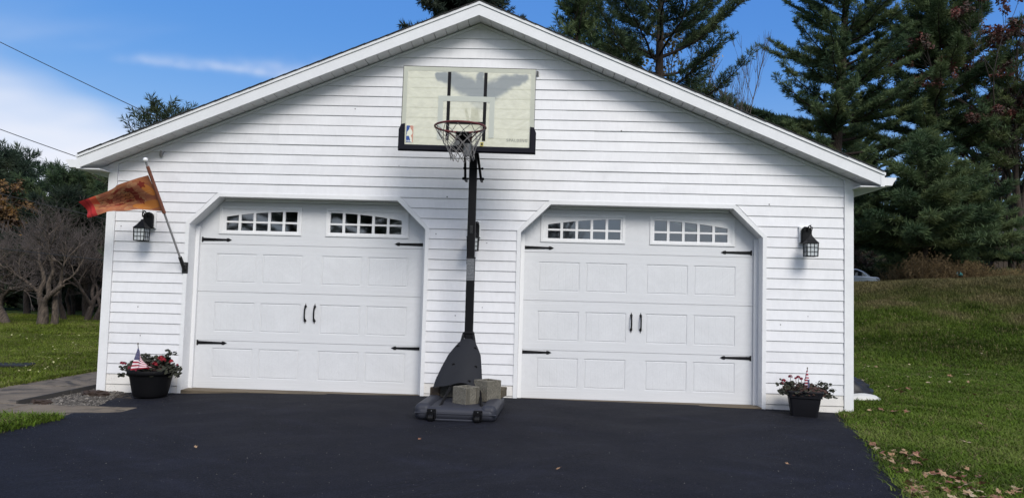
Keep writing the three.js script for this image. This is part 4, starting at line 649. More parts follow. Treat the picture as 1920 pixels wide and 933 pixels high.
// ------------------------------------------------------------------ trees
const barkMap = dataTex(256, (u, v) => { const t = 0.62 + 0.3 * tfbm(u, v * 0.3, 18, 4, 2); return [t, t * 0.95, t * 0.9]; }, true, 1);
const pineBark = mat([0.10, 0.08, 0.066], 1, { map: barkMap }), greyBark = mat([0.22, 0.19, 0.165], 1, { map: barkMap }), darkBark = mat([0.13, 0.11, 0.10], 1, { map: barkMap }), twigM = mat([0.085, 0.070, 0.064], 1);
function tuftGeo(n, len, wid, spread, seed) { // a spray of needles pointing along +y
  const r = rng(seed), mb = new MB();
  for (let i = 0; i < n; i++) {
    const a = r() * 6.283, t = spread * (0.25 + 0.75 * r()), y0 = -len * 0.55 * r(), d = V(Math.sin(t) * Math.cos(a), Math.cos(t), Math.sin(t) * Math.sin(a)), s = V(-Math.sin(a), 0, Math.cos(a)).applyAxisAngle(d, r() * 3), L = len * (0.7 + 0.5 * r());
    const b = V(0, y0, 0), tip = b.clone().addScaledVector(d, L), m = b.clone().addScaledVector(d, L * 0.45);
    const p1 = m.clone().addScaledVector(s, wid / 2), p2 = m.clone().addScaledVector(s, -wid / 2);
    mb.tri(b.toArray(), p1.toArray(), tip.toArray()); mb.tri(b.toArray(), tip.toArray(), p2.toArray());
  }
  return mb.geo();
}
const tufts = [tuftGeo(16, 0.26, 0.030, 1.15, 1), tuftGeo(16, 0.24, 0.028, 1.25, 2)], needleM = phys(1, 0.9, { side: THREE.DoubleSide, specularIntensity: 0.3, transmission: 0.35, thickness: 0 });
const sprayDense = tuftGeo(22, 0.24, 0.034, 1.45, 5);
const UPV = V(0, 1, 0);
function foliageMesh(list, geo, m, parent, colFn, seed) { // list of [position, direction, scale]
  const im = new THREE.InstancedMesh(geo, m, list.length), M4 = new THREE.Matrix4(), q = new THREE.Quaternion(), tw = new THREE.Quaternion(), c = new THREE.Color(), r = rng(seed);
  list.forEach(([p, d, s], i) => { q.setFromUnitVectors(UPV, d); tw.setFromAxisAngle(UPV, r() * 6.283); q.multiply(tw); M4.compose(p, q, V(s, s, s)); im.setMatrixAt(i, M4); im.setColorAt(i, colFn(c, r, p)); });
  im.name = 'crown'; im.userData.kind = 'stuff'; im.castShadow = im.receiveShadow = true; parent.add(im); return im;
}
// conifer: whorled limbs with side twigs, needles in sprays along them
function conifer(o, { h, R, seed, first = 0.12, shape, whorl = 0.55, nb = 5, lean = [0, 0], droop = 0, up = 0.35, den = 1, ts = 1, col = [0.088, 0.132, 0.056], colVar = 0.5, gaps = 0.12, trunkR = 0.018, topCut = 1, geo }) {
  const r = rng(seed), wood = new MB(), list = [];
  const axis = t => V(lean[0] * t * t + 0.12 * noise2(t * 3, seed), h * t, lean[1] * t * t + 0.12 * noise2(t * 3, seed + 9));
  const tp = [], tr = []; for (let i = 0; i <= 12; i++) { tp.push(axis(i / 12)); tr.push(h * trunkR * (1 - 0.93 * i / 12)); } wood.tube(tp, tr, 8);
  let y = first * h; let ph = r() * 6;
  while (y < h * 0.985) {
    const t = y / h, n = nb + Math.floor(r() * 2) - (t > 0.9 ? 1 : 0);
    for (let k = 0; k < n; k++) {
      if (r() < gaps) continue;
      const a = ph + (k + 0.5 * (r() - 0.5)) / n * 6.283, L = Math.max(0.25, R * shape(t) * (0.62 + 0.55 * r())), el = lerp(-0.12 - droop, 0.85, Math.pow(t, 1.6)) + 0.25 * (r() - 0.5);
      const dir = V(Math.cos(a), 0, Math.sin(a)), base = axis(t + 0.02 * (r() - 0.5)), pts = [], rad = [], ns = Math.max(4, Math.round(L / 0.4));
      for (let i = 0; i <= ns; i++) { const s = i / ns; pts.push(base.clone().addScaledVector(dir, L * s * Math.cos(el)).add(V(0.12 * noise2(s * 2 + k, seed + y), L * s * Math.sin(el) + (up * s * s - droop * 0.5 * s) * L * 0.5, 0.12 * noise2(s * 2 + k, seed - y)))); rad.push(Math.max(0.008, h * trunkR * 0.30 * (1 - t * 0.7) * (1 - 0.9 * s))); }
      wood.tube(pts, rad, 4);
      const side = V(-dir.z, 0, dir.x), steps = Math.max(3, Math.round(L / 0.20 * den));
      for (let i = 0; i <= steps; i++) {
        const s = lerp(L > 1.5 ? 0.22 : 0.05, 1, i / steps), f = s * ns, i0 = Math.min(ns - 1, Math.floor(f)), p = pts[i0].clone().lerp(pts[i0 + 1], f - i0), td = pts[i0 + 1].clone().sub(pts[i0]).normalize();
        for (const sg of [-1, 1]) {
          if (r() < 0.12) continue;
          const tl = (0.18 + 0.24 * L * (1 - s) * (s > 0.3 ? 1 : s / 0.3)) * (0.6 + 0.8 * r()), d2 = td.clone().multiplyScalar(0.75).addScaledVector(side, sg * (0.55 + 0.4 * r())).add(V(0, 0.22 * (r() - 0.25) - droop * 0.5, 0)).normalize();
          if (tl > 0.3) wood.tube([p, p.clone().addScaledVector(d2, tl)], [0.010, 0.004], 3);
          const m = Math.max(1, Math.round(tl / 0.14 * den));
          for (let j = 1; j <= m; j++) { const q = p.clone().addScaledVector(d2, tl * j / m).add(V((r() - 0.5) * 0.10, (r() - 0.5) * 0.08 + 0.04, (r() - 0.5) * 0.10)); list.push([q, d2.clone().add(V((r() - 0.5) * 0.7, 0.35 + 0.4 * (r() - 0.5) - droop, (r() - 0.5) * 0.7)).normalize(), ts * (0.75 + 0.55 * r())]); }
        }
      }
      list.push([pts[ns].clone(), pts[ns].clone().sub(pts[ns - 1]).normalize(), ts * 1.1]);
    }
    y += whorl * (0.7 + 0.6 * r()) * (0.55 + 0.6 * (1 - t)); ph += 0.9 + r();
  }
  obj('trunk', wood.geo(), pineBark, o);
  foliageMesh(list, geo || tufts[seed % 2], needleM, o, (c, q, p) => { const n = noise3(p.x * 0.55, p.y * 0.55, p.z * 0.55 + seed), k = 1 + colVar * n + 0.35 * (q() - 0.5); return c.setRGB(col[0] * k * (1 + 0.25 * n), col[1] * k, col[2] * k * (1 - 0.1 * n)); }, seed + 3);
  return list.length;
}
const spread = (a, b) => t => t < a ? lerp(0.75, 1, t / a) : Math.pow((1 - t) / (1 - a), b);
let nTuft = 0;
function pine(label, x, z, opts, group) { const o = thing(opts.name || 'pine_tree', label, opts.cat || 'tree', [x, terrain(x, z) - 0.1, z], 0, group); nTuft += conifer(o, opts); return o; }
const P1 = pine('tall dark pine just right of the roof, topmost and broadest of the right hand row', 15.7, -30, { h: 22, R: 4.3, seed: 101, first: 0.10, shape: spread(0.35, 0.5), whorl: 0.66, nb: 6, den: 1.1, ts: 0.98, up: 0.5, gaps: 0.2, lean: [1.7, 0] });
const P2 = pine('tall pine with bare lower trunk, second from the roof on the right', 22.2, -33, { h: 20.5, R: 4.0, seed: 102, first: 0.38, shape: t => t < 0.55 ? 0.95 : Math.pow((1 - t) / 0.45, 0.55), whorl: 0.66, nb: 6, den: 1.1, ts: 0.98, gaps: 0.24, up: 0.4, lean: [1.0, 0] });
pine('pine with spreading lower limbs at the right edge of the view', 25.6, -31, { h: 14.2, R: 3.1, seed: 103, first: 0.46, shape: spread(0.5, 0.8), whorl: 0.85, nb: 5, den: 0.8, ts: 1.2, gaps: 0.3, up: 0.5, trunkR: 0.014 });
pine('low wide pine filling the space under the eave beside the right gutter', 18.9, -27.0, { h: 7.4, R: 3.7, seed: 104, first: 0.28, shape: spread(0.3, 0.9), whorl: 0.5, nb: 6, den: 1.0, ts: 1.15, up: 0.2 });
pine('low wide pine in front of the bare trunks on the right', 21.6, -29, { h: 6.3, R: 4.2, seed: 105, first: 0.16, shape: spread(0.35, 1), whorl: 0.5, nb: 6, den: 0.95, ts: 1.2, up: 0.15 });
pine('young pine in the shade left of the brown shed', 22.8, -35, { h: 6.8, R: 3.6, seed: 106, first: 0.2, shape: spread(0.35, 0.9), whorl: 0.55, nb: 5, den: 0.9, ts: 1.25, up: 0.25 });
pine('mid height pine rising behind the gap between the two tall right hand pines', 20.6, -42, { h: 11.5, R: 3.6, seed: 107, first: 0.3, shape: spread(0.4, 0.8), whorl: 0.8, nb: 5, den: 0.65, ts: 1.5, up: 0.4 });
// a far row, all alike
for (const [x, z, s, t, l] of [[13.5, -46, 0.9, 0.4, 'dark pine far back, showing low over the right roof slope'], [28, -54, 0.95, 2.1, 'dark pine far back between the two tall right hand pines and the shed'], [36, -50, 1.0, 1.1, 'dark pine far back behind the brown shed']]) { const c = P1.clone(); c.name = numbered('pine_tree'); c.userData = {}; tag(c, l, 'tree', 'far row of pines on the right'); c.position.set(x, terrain(x, z) - 0.2, z); c.rotation.y = t; c.scale.setScalar(s * 0.72); scene.add(c); }
pine('big pine behind the right roof slope with long upturned limbs', 4.9, -17, { h: 16.5, R: 4.1, seed: 111, first: 0.30, shape: t => t < 0.42 ? 0.55 : t < 0.66 ? 0.95 : Math.pow(Math.max(0, 1 - t) / 0.34, 0.6), whorl: 0.75, nb: 5, den: 1.2, ts: 0.75, up: 0.8, gaps: 0.28, col: [0.064, 0.098, 0.046] });
pine('dense spruce showing above the roof peak on its left', -1.7, -14.5, { name: 'spruce_tree', h: 14.2, R: 2.7, seed: 112, first: 0.35, shape: spread(0.4, 0.85), whorl: 0.34, nb: 6, den: 1.15, ts: 0.85, up: 0.1, droop: 0.28, col: [0.026, 0.040, 0.026], gaps: 0.05, geo: sprayDense });
pine('slim pine behind the right roof slope close to the peak', 1.9, -15.5, { h: 12.6, R: 1.9, seed: 113, first: 0.4, shape: spread(0.45, 0.8), whorl: 0.5, nb: 5, den: 1.0, ts: 0.9, up: 0.6, gaps: 0.2 });
pine('pine whose tip shows above the left roof slope', -9.35, -11.2, { h: 6.05, R: 1.5, seed: 114, first: 0.2, shape: spread(0.55, 0.55), whorl: 0.5, nb: 5, den: 1.1, ts: 0.62, up: 0.8, col: [0.042, 0.062, 0.028] });
pine('round dense pine just left of the garage under the left gutter', -17.6, -21, { h: 5.3, R: 3.0, seed: 115, first: 0.26, shape: spread(0.5, 0.5), whorl: 0.42, nb: 7, den: 1.1, ts: 1.05, up: 0.3, gaps: 0.04, col: [0.062, 0.098, 0.044] });
pine('taller pine at the left edge of the view behind the bare fruit trees', -22.6, -24, { h: 6.7, R: 2.6, seed: 116, first: 0.12, shape: spread(0.5, 0.6), whorl: 0.5, nb: 6, den: 1.0, ts: 1.1, up: 0.5, col: [0.054, 0.082, 0.052] });
pine('bluish pine between the two larger pines on the left', -20.6, -27, { h: 4.9, R: 1.7, seed: 117, first: 0.12, shape: spread(0.45, 0.7), whorl: 0.5, nb: 6, den: 0.9, ts: 1.1, up: 0.4, col: [0.055, 0.078, 0.066] });
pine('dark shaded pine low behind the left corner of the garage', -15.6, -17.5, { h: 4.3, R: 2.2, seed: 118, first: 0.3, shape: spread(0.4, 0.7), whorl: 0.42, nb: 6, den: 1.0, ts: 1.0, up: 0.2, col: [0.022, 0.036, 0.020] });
// deciduous trees: forked limbs down to twigs
function branching(o, { h, seed, r0 = 0.12, forks = 3, spreadA = 0.55, levels = 5, lenK = 0.76, bark = greyBark, first = 0.3, trunks = 1, gnarl = 0.25, up = 0.12, twig = 0.006, flat = 1, startLen, limbs }) {
  const r = rng(seed), wood = new MB(), fine = new MB(), ends = [];
  function grow(p, d, L, rad, lv) {
    const n = lv > 3 ? 4 : lv > 1 ? 3 : 2, pts = [p], rr = [rad]; let q = p.clone(), dd = d.clone();
    for (let i = 1; i <= n; i++) { dd = dd.clone().add(V((r() - 0.5) * gnarl, (r() - 0.5) * gnarl + up * 0.3, (r() - 0.5) * gnarl)).normalize(); q = q.clone().addScaledVector(dd, L / n); pts.push(q); rr.push(rad * lerp(1, 0.62, i / n)); }
    (lv > 1 ? wood : fine).tube(pts, rr, lv > 3 ? 8 : lv > 2 ? 6 : lv > 1 ? 4 : 3);
    if (lv === 0) { ends.push([q, dd]); return; }
    const k = forks + (r() < 0.4 ? 1 : 0) - (lv === levels ? 0 : 0);
    for (let i = 0; i < k; i++) { const a = (i + r() * 0.8) / k * 6.283, ax = V().crossVectors(dd, V(Math.cos(a), 0.3, Math.sin(a))).normalize(), sp = spreadA * (0.55 + 0.8 * r()), nd = dd.clone().applyAxisAngle(ax, i === 0 ? sp * 0.35 : sp).add(V(0, up, 0)); nd.y *= flat; nd.normalize(); const from = i === 0 ? q : pts[Math.max(1, pts.length - 1 - Math.floor(r() * (lv > 1 ? 2 : 1)))]; grow(from, nd, L * lenK * (0.75 + 0.5 * r()), Math.max(twig, rad * 0.58 * (i === 0 ? 1.1 : 0.9)), lv - 1); }
  }
  if (limbs) for (const [pts, rr, lv, L] of limbs) { const P = pts.map(p => V(...p)); wood.tube(new THREE.CatmullRomCurve3(P).getPoints(10), Array.from({ length: 11 }, (_, i) => lerp(rr[0], rr[1], i / 10)), 8); if (lv < 0) continue; const e = P[P.length - 1], d = e.clone().sub(P[P.length - 2]).normalize(); for (let i = 0; i < 3; i++) grow(i ? P[P.length - 2].clone().lerp(e, r()) : e, d.clone().add(V((r() - 0.5) * 1.3, (r() - 0.3) * 0.6, (r() - 0.5) * 1.3)).normalize(), L, rr[1] * (i ? 0.6 : 0.85), lv); }
  else for (let t = 0; t < trunks; t++) grow(V(trunks > 1 ? (t - (trunks - 1) / 2) * r0 * 1.6 : 0, -0.1, 0), V((t - (trunks - 1) / 2) * 0.35 + (r() - 0.5) * 0.25, 1, (r() - 0.5) * 0.3).normalize(), startLen || h * first, r0, levels);
  obj('trunk', wood.geo(), bark, o); tag(obj('twigs', fine.geo(), twigM, o), null, null, null, 'stuff');
  return ends;
}
function bare(label, x, z, opts, group, name = 'bare_tree', cat = 'tree') { const o = thing(name, label, cat, [x, terrain(x, z) - 0.05, z], opts.turn || 0, group); const e = branching(o, opts); return [o, e]; }
function leafGeo(n, s, seed) { const r = rng(seed), mb = new MB(); for (let i = 0; i < n; i++) { const c = V(r() - 0.5, r() - 0.5, r() - 0.5).multiplyScalar(s * 5), t = V(r() - 0.5, r() - 0.5, r() - 0.5).normalize(), b = V().crossVectors(t, V(r() - 0.5, r() - 0.5, r() - 0.5)).normalize(), w = s * (0.7 + 0.6 * r()); const P = [[-1, 0], [-0.2, 0.6], [0.5, 0.45], [1.1, 0], [0.5, -0.45], [-0.2, -0.6]].map(q => c.clone().addScaledVector(t, q[0] * w).addScaledVector(b, q[1] * w).toArray()); for (let k = 1; k < 5; k++) mb.tri(P[0], P[k], P[k + 1]); } return mb.geo(); }
const leafM = phys(1, 0.8, { side: THREE.DoubleSide, transmission: 0.25, thickness: 0 });
bare('gnarled bare fruit tree with twin pale trunks on the left lawn', -12.85, -12.0, { h: 3, seed: 203, r0: 0.125, trunks: 2, forks: 3, levels: 6, spreadA: 0.8, lenK: 0.76, gnarl: 0.8, up: 0.03, bark: greyBark, twig: 0.0028, startLen: 0.82, limbs: [[[[0, -0.1, 0], [0.02, 0.3, 0], [0.0, 0.62, 0.0]], [0.17, 0.12], -1, 0], [[[0.26, -0.1, -0.1], [0.30, 0.4, -0.1], [0.24, 0.8, -0.15], [0.34, 1.3, -0.2]], [0.11, 0.06], 4, 0.55], [[[0.0, 0.55, 0], [0.10, 0.82, 0.05], [0.32, 1.0, 0.1], [0.60, 1.22, 0.12]], [0.10, 0.055], -1, 0], [[[0.0, 0.5, 0], [-0.12, 0.95, 0], [-0.05, 1.35, -0.05], [-0.26, 1.85, -0.1]], [0.09, 0.045], 4, 0.6], [[[0.18, 0.90, 0.05], [0.12, 1.3, 0], [0.22, 1.6, 0], [0.10, 2.05, 0.05]], [0.07, 0.04], 4, 0.55], [[[-0.1, 0.95, 0], [-0.4, 1.25, 0.1], [-0.8, 1.5, 0.1]], [0.05, 0.03], 4, 0.5]] }, null, 'fruit_tree');
bare('thick trunked bare fruit tree at the left edge of the view', -14.15, -12.4, { h: 3, seed: 202, r0: 0.19, trunks: 1, forks: 3, levels: 6, spreadA: 0.8, lenK: 0.78, gnarl: 0.7, up: 0.03, bark: greyBark, twig: 0.0028, startLen: 0.9 }, null, 'fruit_tree');
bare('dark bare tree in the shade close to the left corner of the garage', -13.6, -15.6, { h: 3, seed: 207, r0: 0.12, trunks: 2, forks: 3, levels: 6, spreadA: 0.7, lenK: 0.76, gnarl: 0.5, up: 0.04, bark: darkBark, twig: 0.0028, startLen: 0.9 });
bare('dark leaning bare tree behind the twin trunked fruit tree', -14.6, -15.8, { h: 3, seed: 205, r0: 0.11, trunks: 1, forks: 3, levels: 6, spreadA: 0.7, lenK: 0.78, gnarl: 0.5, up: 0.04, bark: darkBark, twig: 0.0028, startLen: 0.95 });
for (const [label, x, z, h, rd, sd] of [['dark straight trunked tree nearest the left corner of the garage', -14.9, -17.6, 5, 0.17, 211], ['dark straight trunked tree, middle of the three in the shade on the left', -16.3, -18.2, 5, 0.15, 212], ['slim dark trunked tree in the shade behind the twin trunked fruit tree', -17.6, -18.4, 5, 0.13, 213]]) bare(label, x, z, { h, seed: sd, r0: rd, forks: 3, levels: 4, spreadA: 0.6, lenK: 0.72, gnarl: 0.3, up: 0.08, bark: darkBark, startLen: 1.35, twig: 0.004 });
function leafy(label, x, z, opts, group) { const [o, ends] = bare(label, x, z, opts, group, opts.name || 'leafy_tree'); const r = rng(opts.seed + 5), list = []; for (const [p, d] of ends) for (let i = 0; i < (opts.per || 2); i++) if (r() < opts.keep) list.push([p.clone().add(V(r() - 0.5, r() - 0.5, r() - 0.5).multiplyScalar(0.35)), d, opts.ls * (0.7 + 0.6 * r())]); foliageMesh(list, opts.lg, leafM, o, (c, q, p) => { const n = noise3(p.x * 0.5, p.y * 0.5, p.z * 0.5), k = 1 + 0.35 * n + 0.5 * (q() - 0.5); const b = opts.cols[Math.floor(q() * opts.cols.length)]; return c.setRGB(b[0] * k, b[1] * k, b[2] * k); }, opts.seed); return o; }
const lg1 = leafGeo(12, 0.055, 3);
leafy('tree with orange and gold autumn leaves at the left edge of the view', -19.3, -17.6, { h: 5, seed: 221, r0: 0.13, forks: 3, levels: 4, spreadA: 0.7, lenK: 0.78, gnarl: 0.3, up: 0.06, bark: darkBark, startLen: 1.4, keep: 0.9, per: 12, ls: 0.85, lg: lg1, cols: [[0.20, 0.10, 0.018], [0.16, 0.085, 0.02], [0.11, 0.055, 0.02]] });
leafy('oak with rusty red leaves high at the right edge of the view', 26.6, -32.5, { name: 'oak_tree', h: 13, seed: 222, r0: 0.26, forks: 3, levels: 5, spreadA: 0.55, lenK: 0.76, gnarl: 0.3, up: 0.14, bark: darkBark, startLen: 3.7, keep: 0.85, per: 6, ls: 1.2, lg: lg1, cols: [[0.12, 0.025, 0.016], [0.09, 0.03, 0.02], [0.05, 0.03, 0.016]] });
leafy('small yellow leaved tree peeping over the right roof slope beside the big pine', 6.05, -20.5, { h: 9, seed: 223, r0: 0.10, forks: 3, levels: 4, spreadA: 0.5, lenK: 0.62, gnarl: 0.2, up: 0.18, bark: darkBark, startLen: 4.3, keep: 0.75, per: 1, ls: 1.0, lg: lg1, cols: [[0.30, 0.22, 0.045], [0.22, 0.17, 0.04]] });
bare('slender bare tree standing clear against the sky over the right roof slope', 8.3, -25.5, { h: 9, seed: 231, r0: 0.085, forks: 3, levels: 5, spreadA: 0.42, lenK: 0.70, gnarl: 0.14, up: 0.22, bark: twigM, startLen: 3.9, twig: 0.007 });
bare('lower bare tree between the slender one and the tall dark pine', 10.3, -26.5, { h: 8, seed: 233, r0: 0.08, forks: 3, levels: 5, spreadA: 0.42, lenK: 0.70, gnarl: 0.14, up: 0.22, bark: twigM, startLen: 3.7, twig: 0.007 });
bare('bare broadleaf tree mixed among the pine limbs at the right edge of the view', 26.8, -33.5, { h: 11, seed: 236, r0: 0.19, forks: 3, levels: 5, spreadA: 0.5, lenK: 0.76, gnarl: 0.22, up: 0.12, bark: darkBark, startLen: 3.4, twig: 0.010 });
// trees on the far side of the road behind the viewer, seen only in the door glass
for (const [x, z, s, t] of [[-15.5, 27, 0.95, 1], [-11.5, 29, 1.0, 3], [-7.5, 28, 0.95, 5], [-20, 26, 0.95, 2]]) { const c = P1.clone(); c.name = numbered('pine_tree'); c.userData = {}; tag(c, 'dark pine standing across the drive, mirrored in the left door windows', 'tree', 'pines mirrored in the left door windows'); c.position.set(x, -0.1, z); c.rotation.y = t; c.scale.setScalar(s * 0.6); scene.add(c); }
bare('bare tree across the drive, mirrored in the right door windows', 1.5, 26, { h: 8, seed: 241, r0: 0.16, forks: 3, levels: 5, spreadA: 0.55, lenK: 0.76, gnarl: 0.25, up: 0.14, bark: darkBark, startLen: 1.8, twig: 0.012 });
// undergrowth under the trees and the far woods
{
  const r = rng(61), list = [], far = [];
  for (let i = 0; i < 9000; i++) { const x = 12 + r() * 30, z = -33 - r() * 22 - (x < 16 ? 6 : 0); const top = 2.4 + 1.6 * noise2(x * 0.25, z * 0.25); if ((x > 15.5 && x < 26 && z > -43.5) || (x > 26 && z > -45)) continue; list.push([V(x, terrain(x, z) + r() * Math.max(0.4, top), z), V(r() - 0.5, 0.7, r() - 0.5).normalize(), 1.6 + 1.8 * r()]); }
  for (let i = 0; i < 6000; i++) { const x = -15 - r() * 26, z = -22 - r() * 16; const top = 1.3 + 1.6 * noise2(x * 0.35, z * 0.35); if (noise2(x * 0.5, z * 0.5) > 0.1 || top < 0.3) continue; list.push([V(x, terrain(x, z) + 0.2 + r() * Math.max(0.4, top), z), V(r() - 0.5, 0.7, r() - 0.5).normalize(), 1.2 + 1.6 * r()]); }
  const u = foliageMesh(list, sprayDense, needleM, scene, (c, q) => { const k = 0.6 + 0.8 * q(); return q() < 0.3 ? c.setRGB(0.060 * k, 0.044 * k, 0.032 * k) : c.setRGB(0.030 * k, 0.042 * k, 0.022 * k); }, 5); u.name = 'undergrowth'; tag(u, 'dark tangled undergrowth beneath the trees on both sides of the garage', 'undergrowth', null, 'stuff');
  for (let i = 0; i < 14000; i++) { const a = -2.4 + r() * 1.75 + (r() < 0.5 ? 0 : 0), R = 75 + r() * 40, right = r() < 0.5; const th = right ? (-1.15 + r() * 0.75) : (-2.75 + r() * 0.85); const x = Math.cos(th) * R, z = Math.sin(th) * R; void a; const top = (right ? 9 : 6.5) * (0.75 + 0.4 * noise2(th * 14, R * 0.05)); far.push([V(x, terrain(x, z) + r() * top, z), V(r() - 0.5, 0.6, r() - 0.5).normalize(), 5 + 4 * r()]); }
  const w = foliageMesh(far, sprayDense, needleM, scene, (c, q) => { const k = 0.6 + 0.8 * q(); return c.setRGB(0.030 * k, 0.042 * k, 0.028 * k); }, 6); w.name = 'forest'; tag(w, 'far woods closing the view behind the nearer trees', 'woods', null, 'stuff');
}
// ------------------------------------------------------------------ brush on the bank, shed, parked car
{
  const stalk = (seed) => { const r = rng(seed), mb = new MB(); for (let i = 0; i < 46; i++) { const a = r() * 6.283, d = Math.sqrt(r()) * 0.55, b = V(Math.cos(a) * d, -0.05, Math.sin(a) * d), hh = (0.55 + 0.75 * r()) * (1 - 0.35 * d), t = b.clone().add(V(Math.cos(a) * d * 0.7 + (r() - 0.5) * 0.3, hh, Math.sin(a) * d * 0.7 + (r() - 0.5) * 0.3)), m = b.clone().lerp(t, 0.5).add(V(0, 0.06, 0)); mb.tube([b, m, t], [0.010, 0.008, 0.004], 3); for (let k = 0; k < 5; k++) { const q = m.clone().lerp(t, r()), e = q.clone().add(V((r() - 0.5) * 0.4, 0.08 + r() * 0.25, (r() - 0.5) * 0.4)); mb.tube([q, e], [0.005, 0.003], 3); for (let l = 0; l < 3; l++) { const c = q.clone().lerp(e, r()), w = 0.03 + 0.03 * r(); mb.tri(c.toArray(), c.clone().add(V(w, w * (r() - 0.3), w * (r() - 0.5))).toArray(), c.clone().add(V(-w * r(), w, w * (r() - 0.5))).toArray()); } } } return mb.geo(); };
  const ms = [mat([0.085, 0.052, 0.036], 1, { side: THREE.DoubleSide }), mat([0.12, 0.085, 0.052], 1, { side: THREE.DoubleSide }), mat([0.065, 0.045, 0.036], 1, { side: THREE.DoubleSide })], gs = [stalk(1), stalk(2), stalk(3)], r = rng(55);
  const N = 90, im = new THREE.InstancedMesh(gs[0], mat(1, 1, { side: THREE.DoubleSide }), N), m4 = new THREE.Matrix4(), q = new THREE.Quaternion(), cc = new THREE.Color(); void ms;
  for (let i = 0; i < N; i++) { const t = i / N, x = lerp(17.5, 28.5, t) + (r() - 0.5) * 0.5, z = -25.0 + 3.0 * t - r() * 2.0 - (i % 3) * 0.5, s = (i < 30 ? 1.0 : 0.72) * (0.7 + 0.55 * r()); q.setFromAxisAngle(UPV, r() * 6.28); m4.compose(V(x, terrain(x, z), z), q, V(s, s * (0.8 + 0.5 * r()), s)); im.setMatrixAt(i, m4); const k = 0.7 + 0.7 * r(), w = r(); im.setColorAt(i, cc.setRGB((0.085 + 0.075 * w) * k, (0.055 + 0.062 * w) * k, (0.024 + 0.024 * w) * k)); }
  im.name = 'dry_brush'; im.castShadow = im.receiveShadow = true; tag(im, 'dry brown brush growing along the top of the bank', 'brush', null, 'stuff'); scene.add(im);
}
{ // brown shed with a pale door frame
  const sx = 30.0, sz = -36.5, y = terrain(30, -36.5), o = thing('wooden_shed', 'brown wooden shed with a pale door frame, half out of view on the right', 'shed', [sx, y, sz], 0.12);
  const wd = mat([0.12, 0.10, 0.085], 0.95, { map: barkMap }), pale = mat([0.30, 0.28, 0.24], 0.8);
  obj('wall', [boxb(-2.6, -0.9, 0, 2.9, -4, 0), boxb(0.0, 2.6, 0, 2.9, -4, 0), boxb(-0.9, 0.0, 2.0, 2.9, -4, 0)], wd, o);
  for (let i = 0; i < 18; i++) { const x = -2.6 + i * 0.2895; if (x > -1.0 && x < 0.02) continue; obj('plank', boxb(x + 0.008, x + 0.27, 0, 2.9, 0.0, 0.025), wd, o); }
  obj('roof', extr([[-3.0, 2.8], [0, 4.2], [3.0, 2.8], [3.0, 2.95], [0, 4.36], [-3.0, 2.95]], -4.3, 0.35), mat([0.05, 0.045, 0.04], 0.95), o); obj('gable', extr([[-2.6, 2.9], [2.6, 2.9], [0, 4.1]], -0.1, 0.01), wd, o);
  const d = obj('door', boxb(-0.84, -0.06, 0.02, 1.95, -0.06, 0.0), mat([0.03, 0.028, 0.025], 0.9), o); obj('door_frame', [boxb(-0.98, -0.86, 0, 2.1, 0.026, 0.06), boxb(-0.04, 0.08, 0, 2.1, 0.026, 0.06), boxb(-0.86, -0.04, 1.98, 2.1, 0.026, 0.06)], pale, d);
}
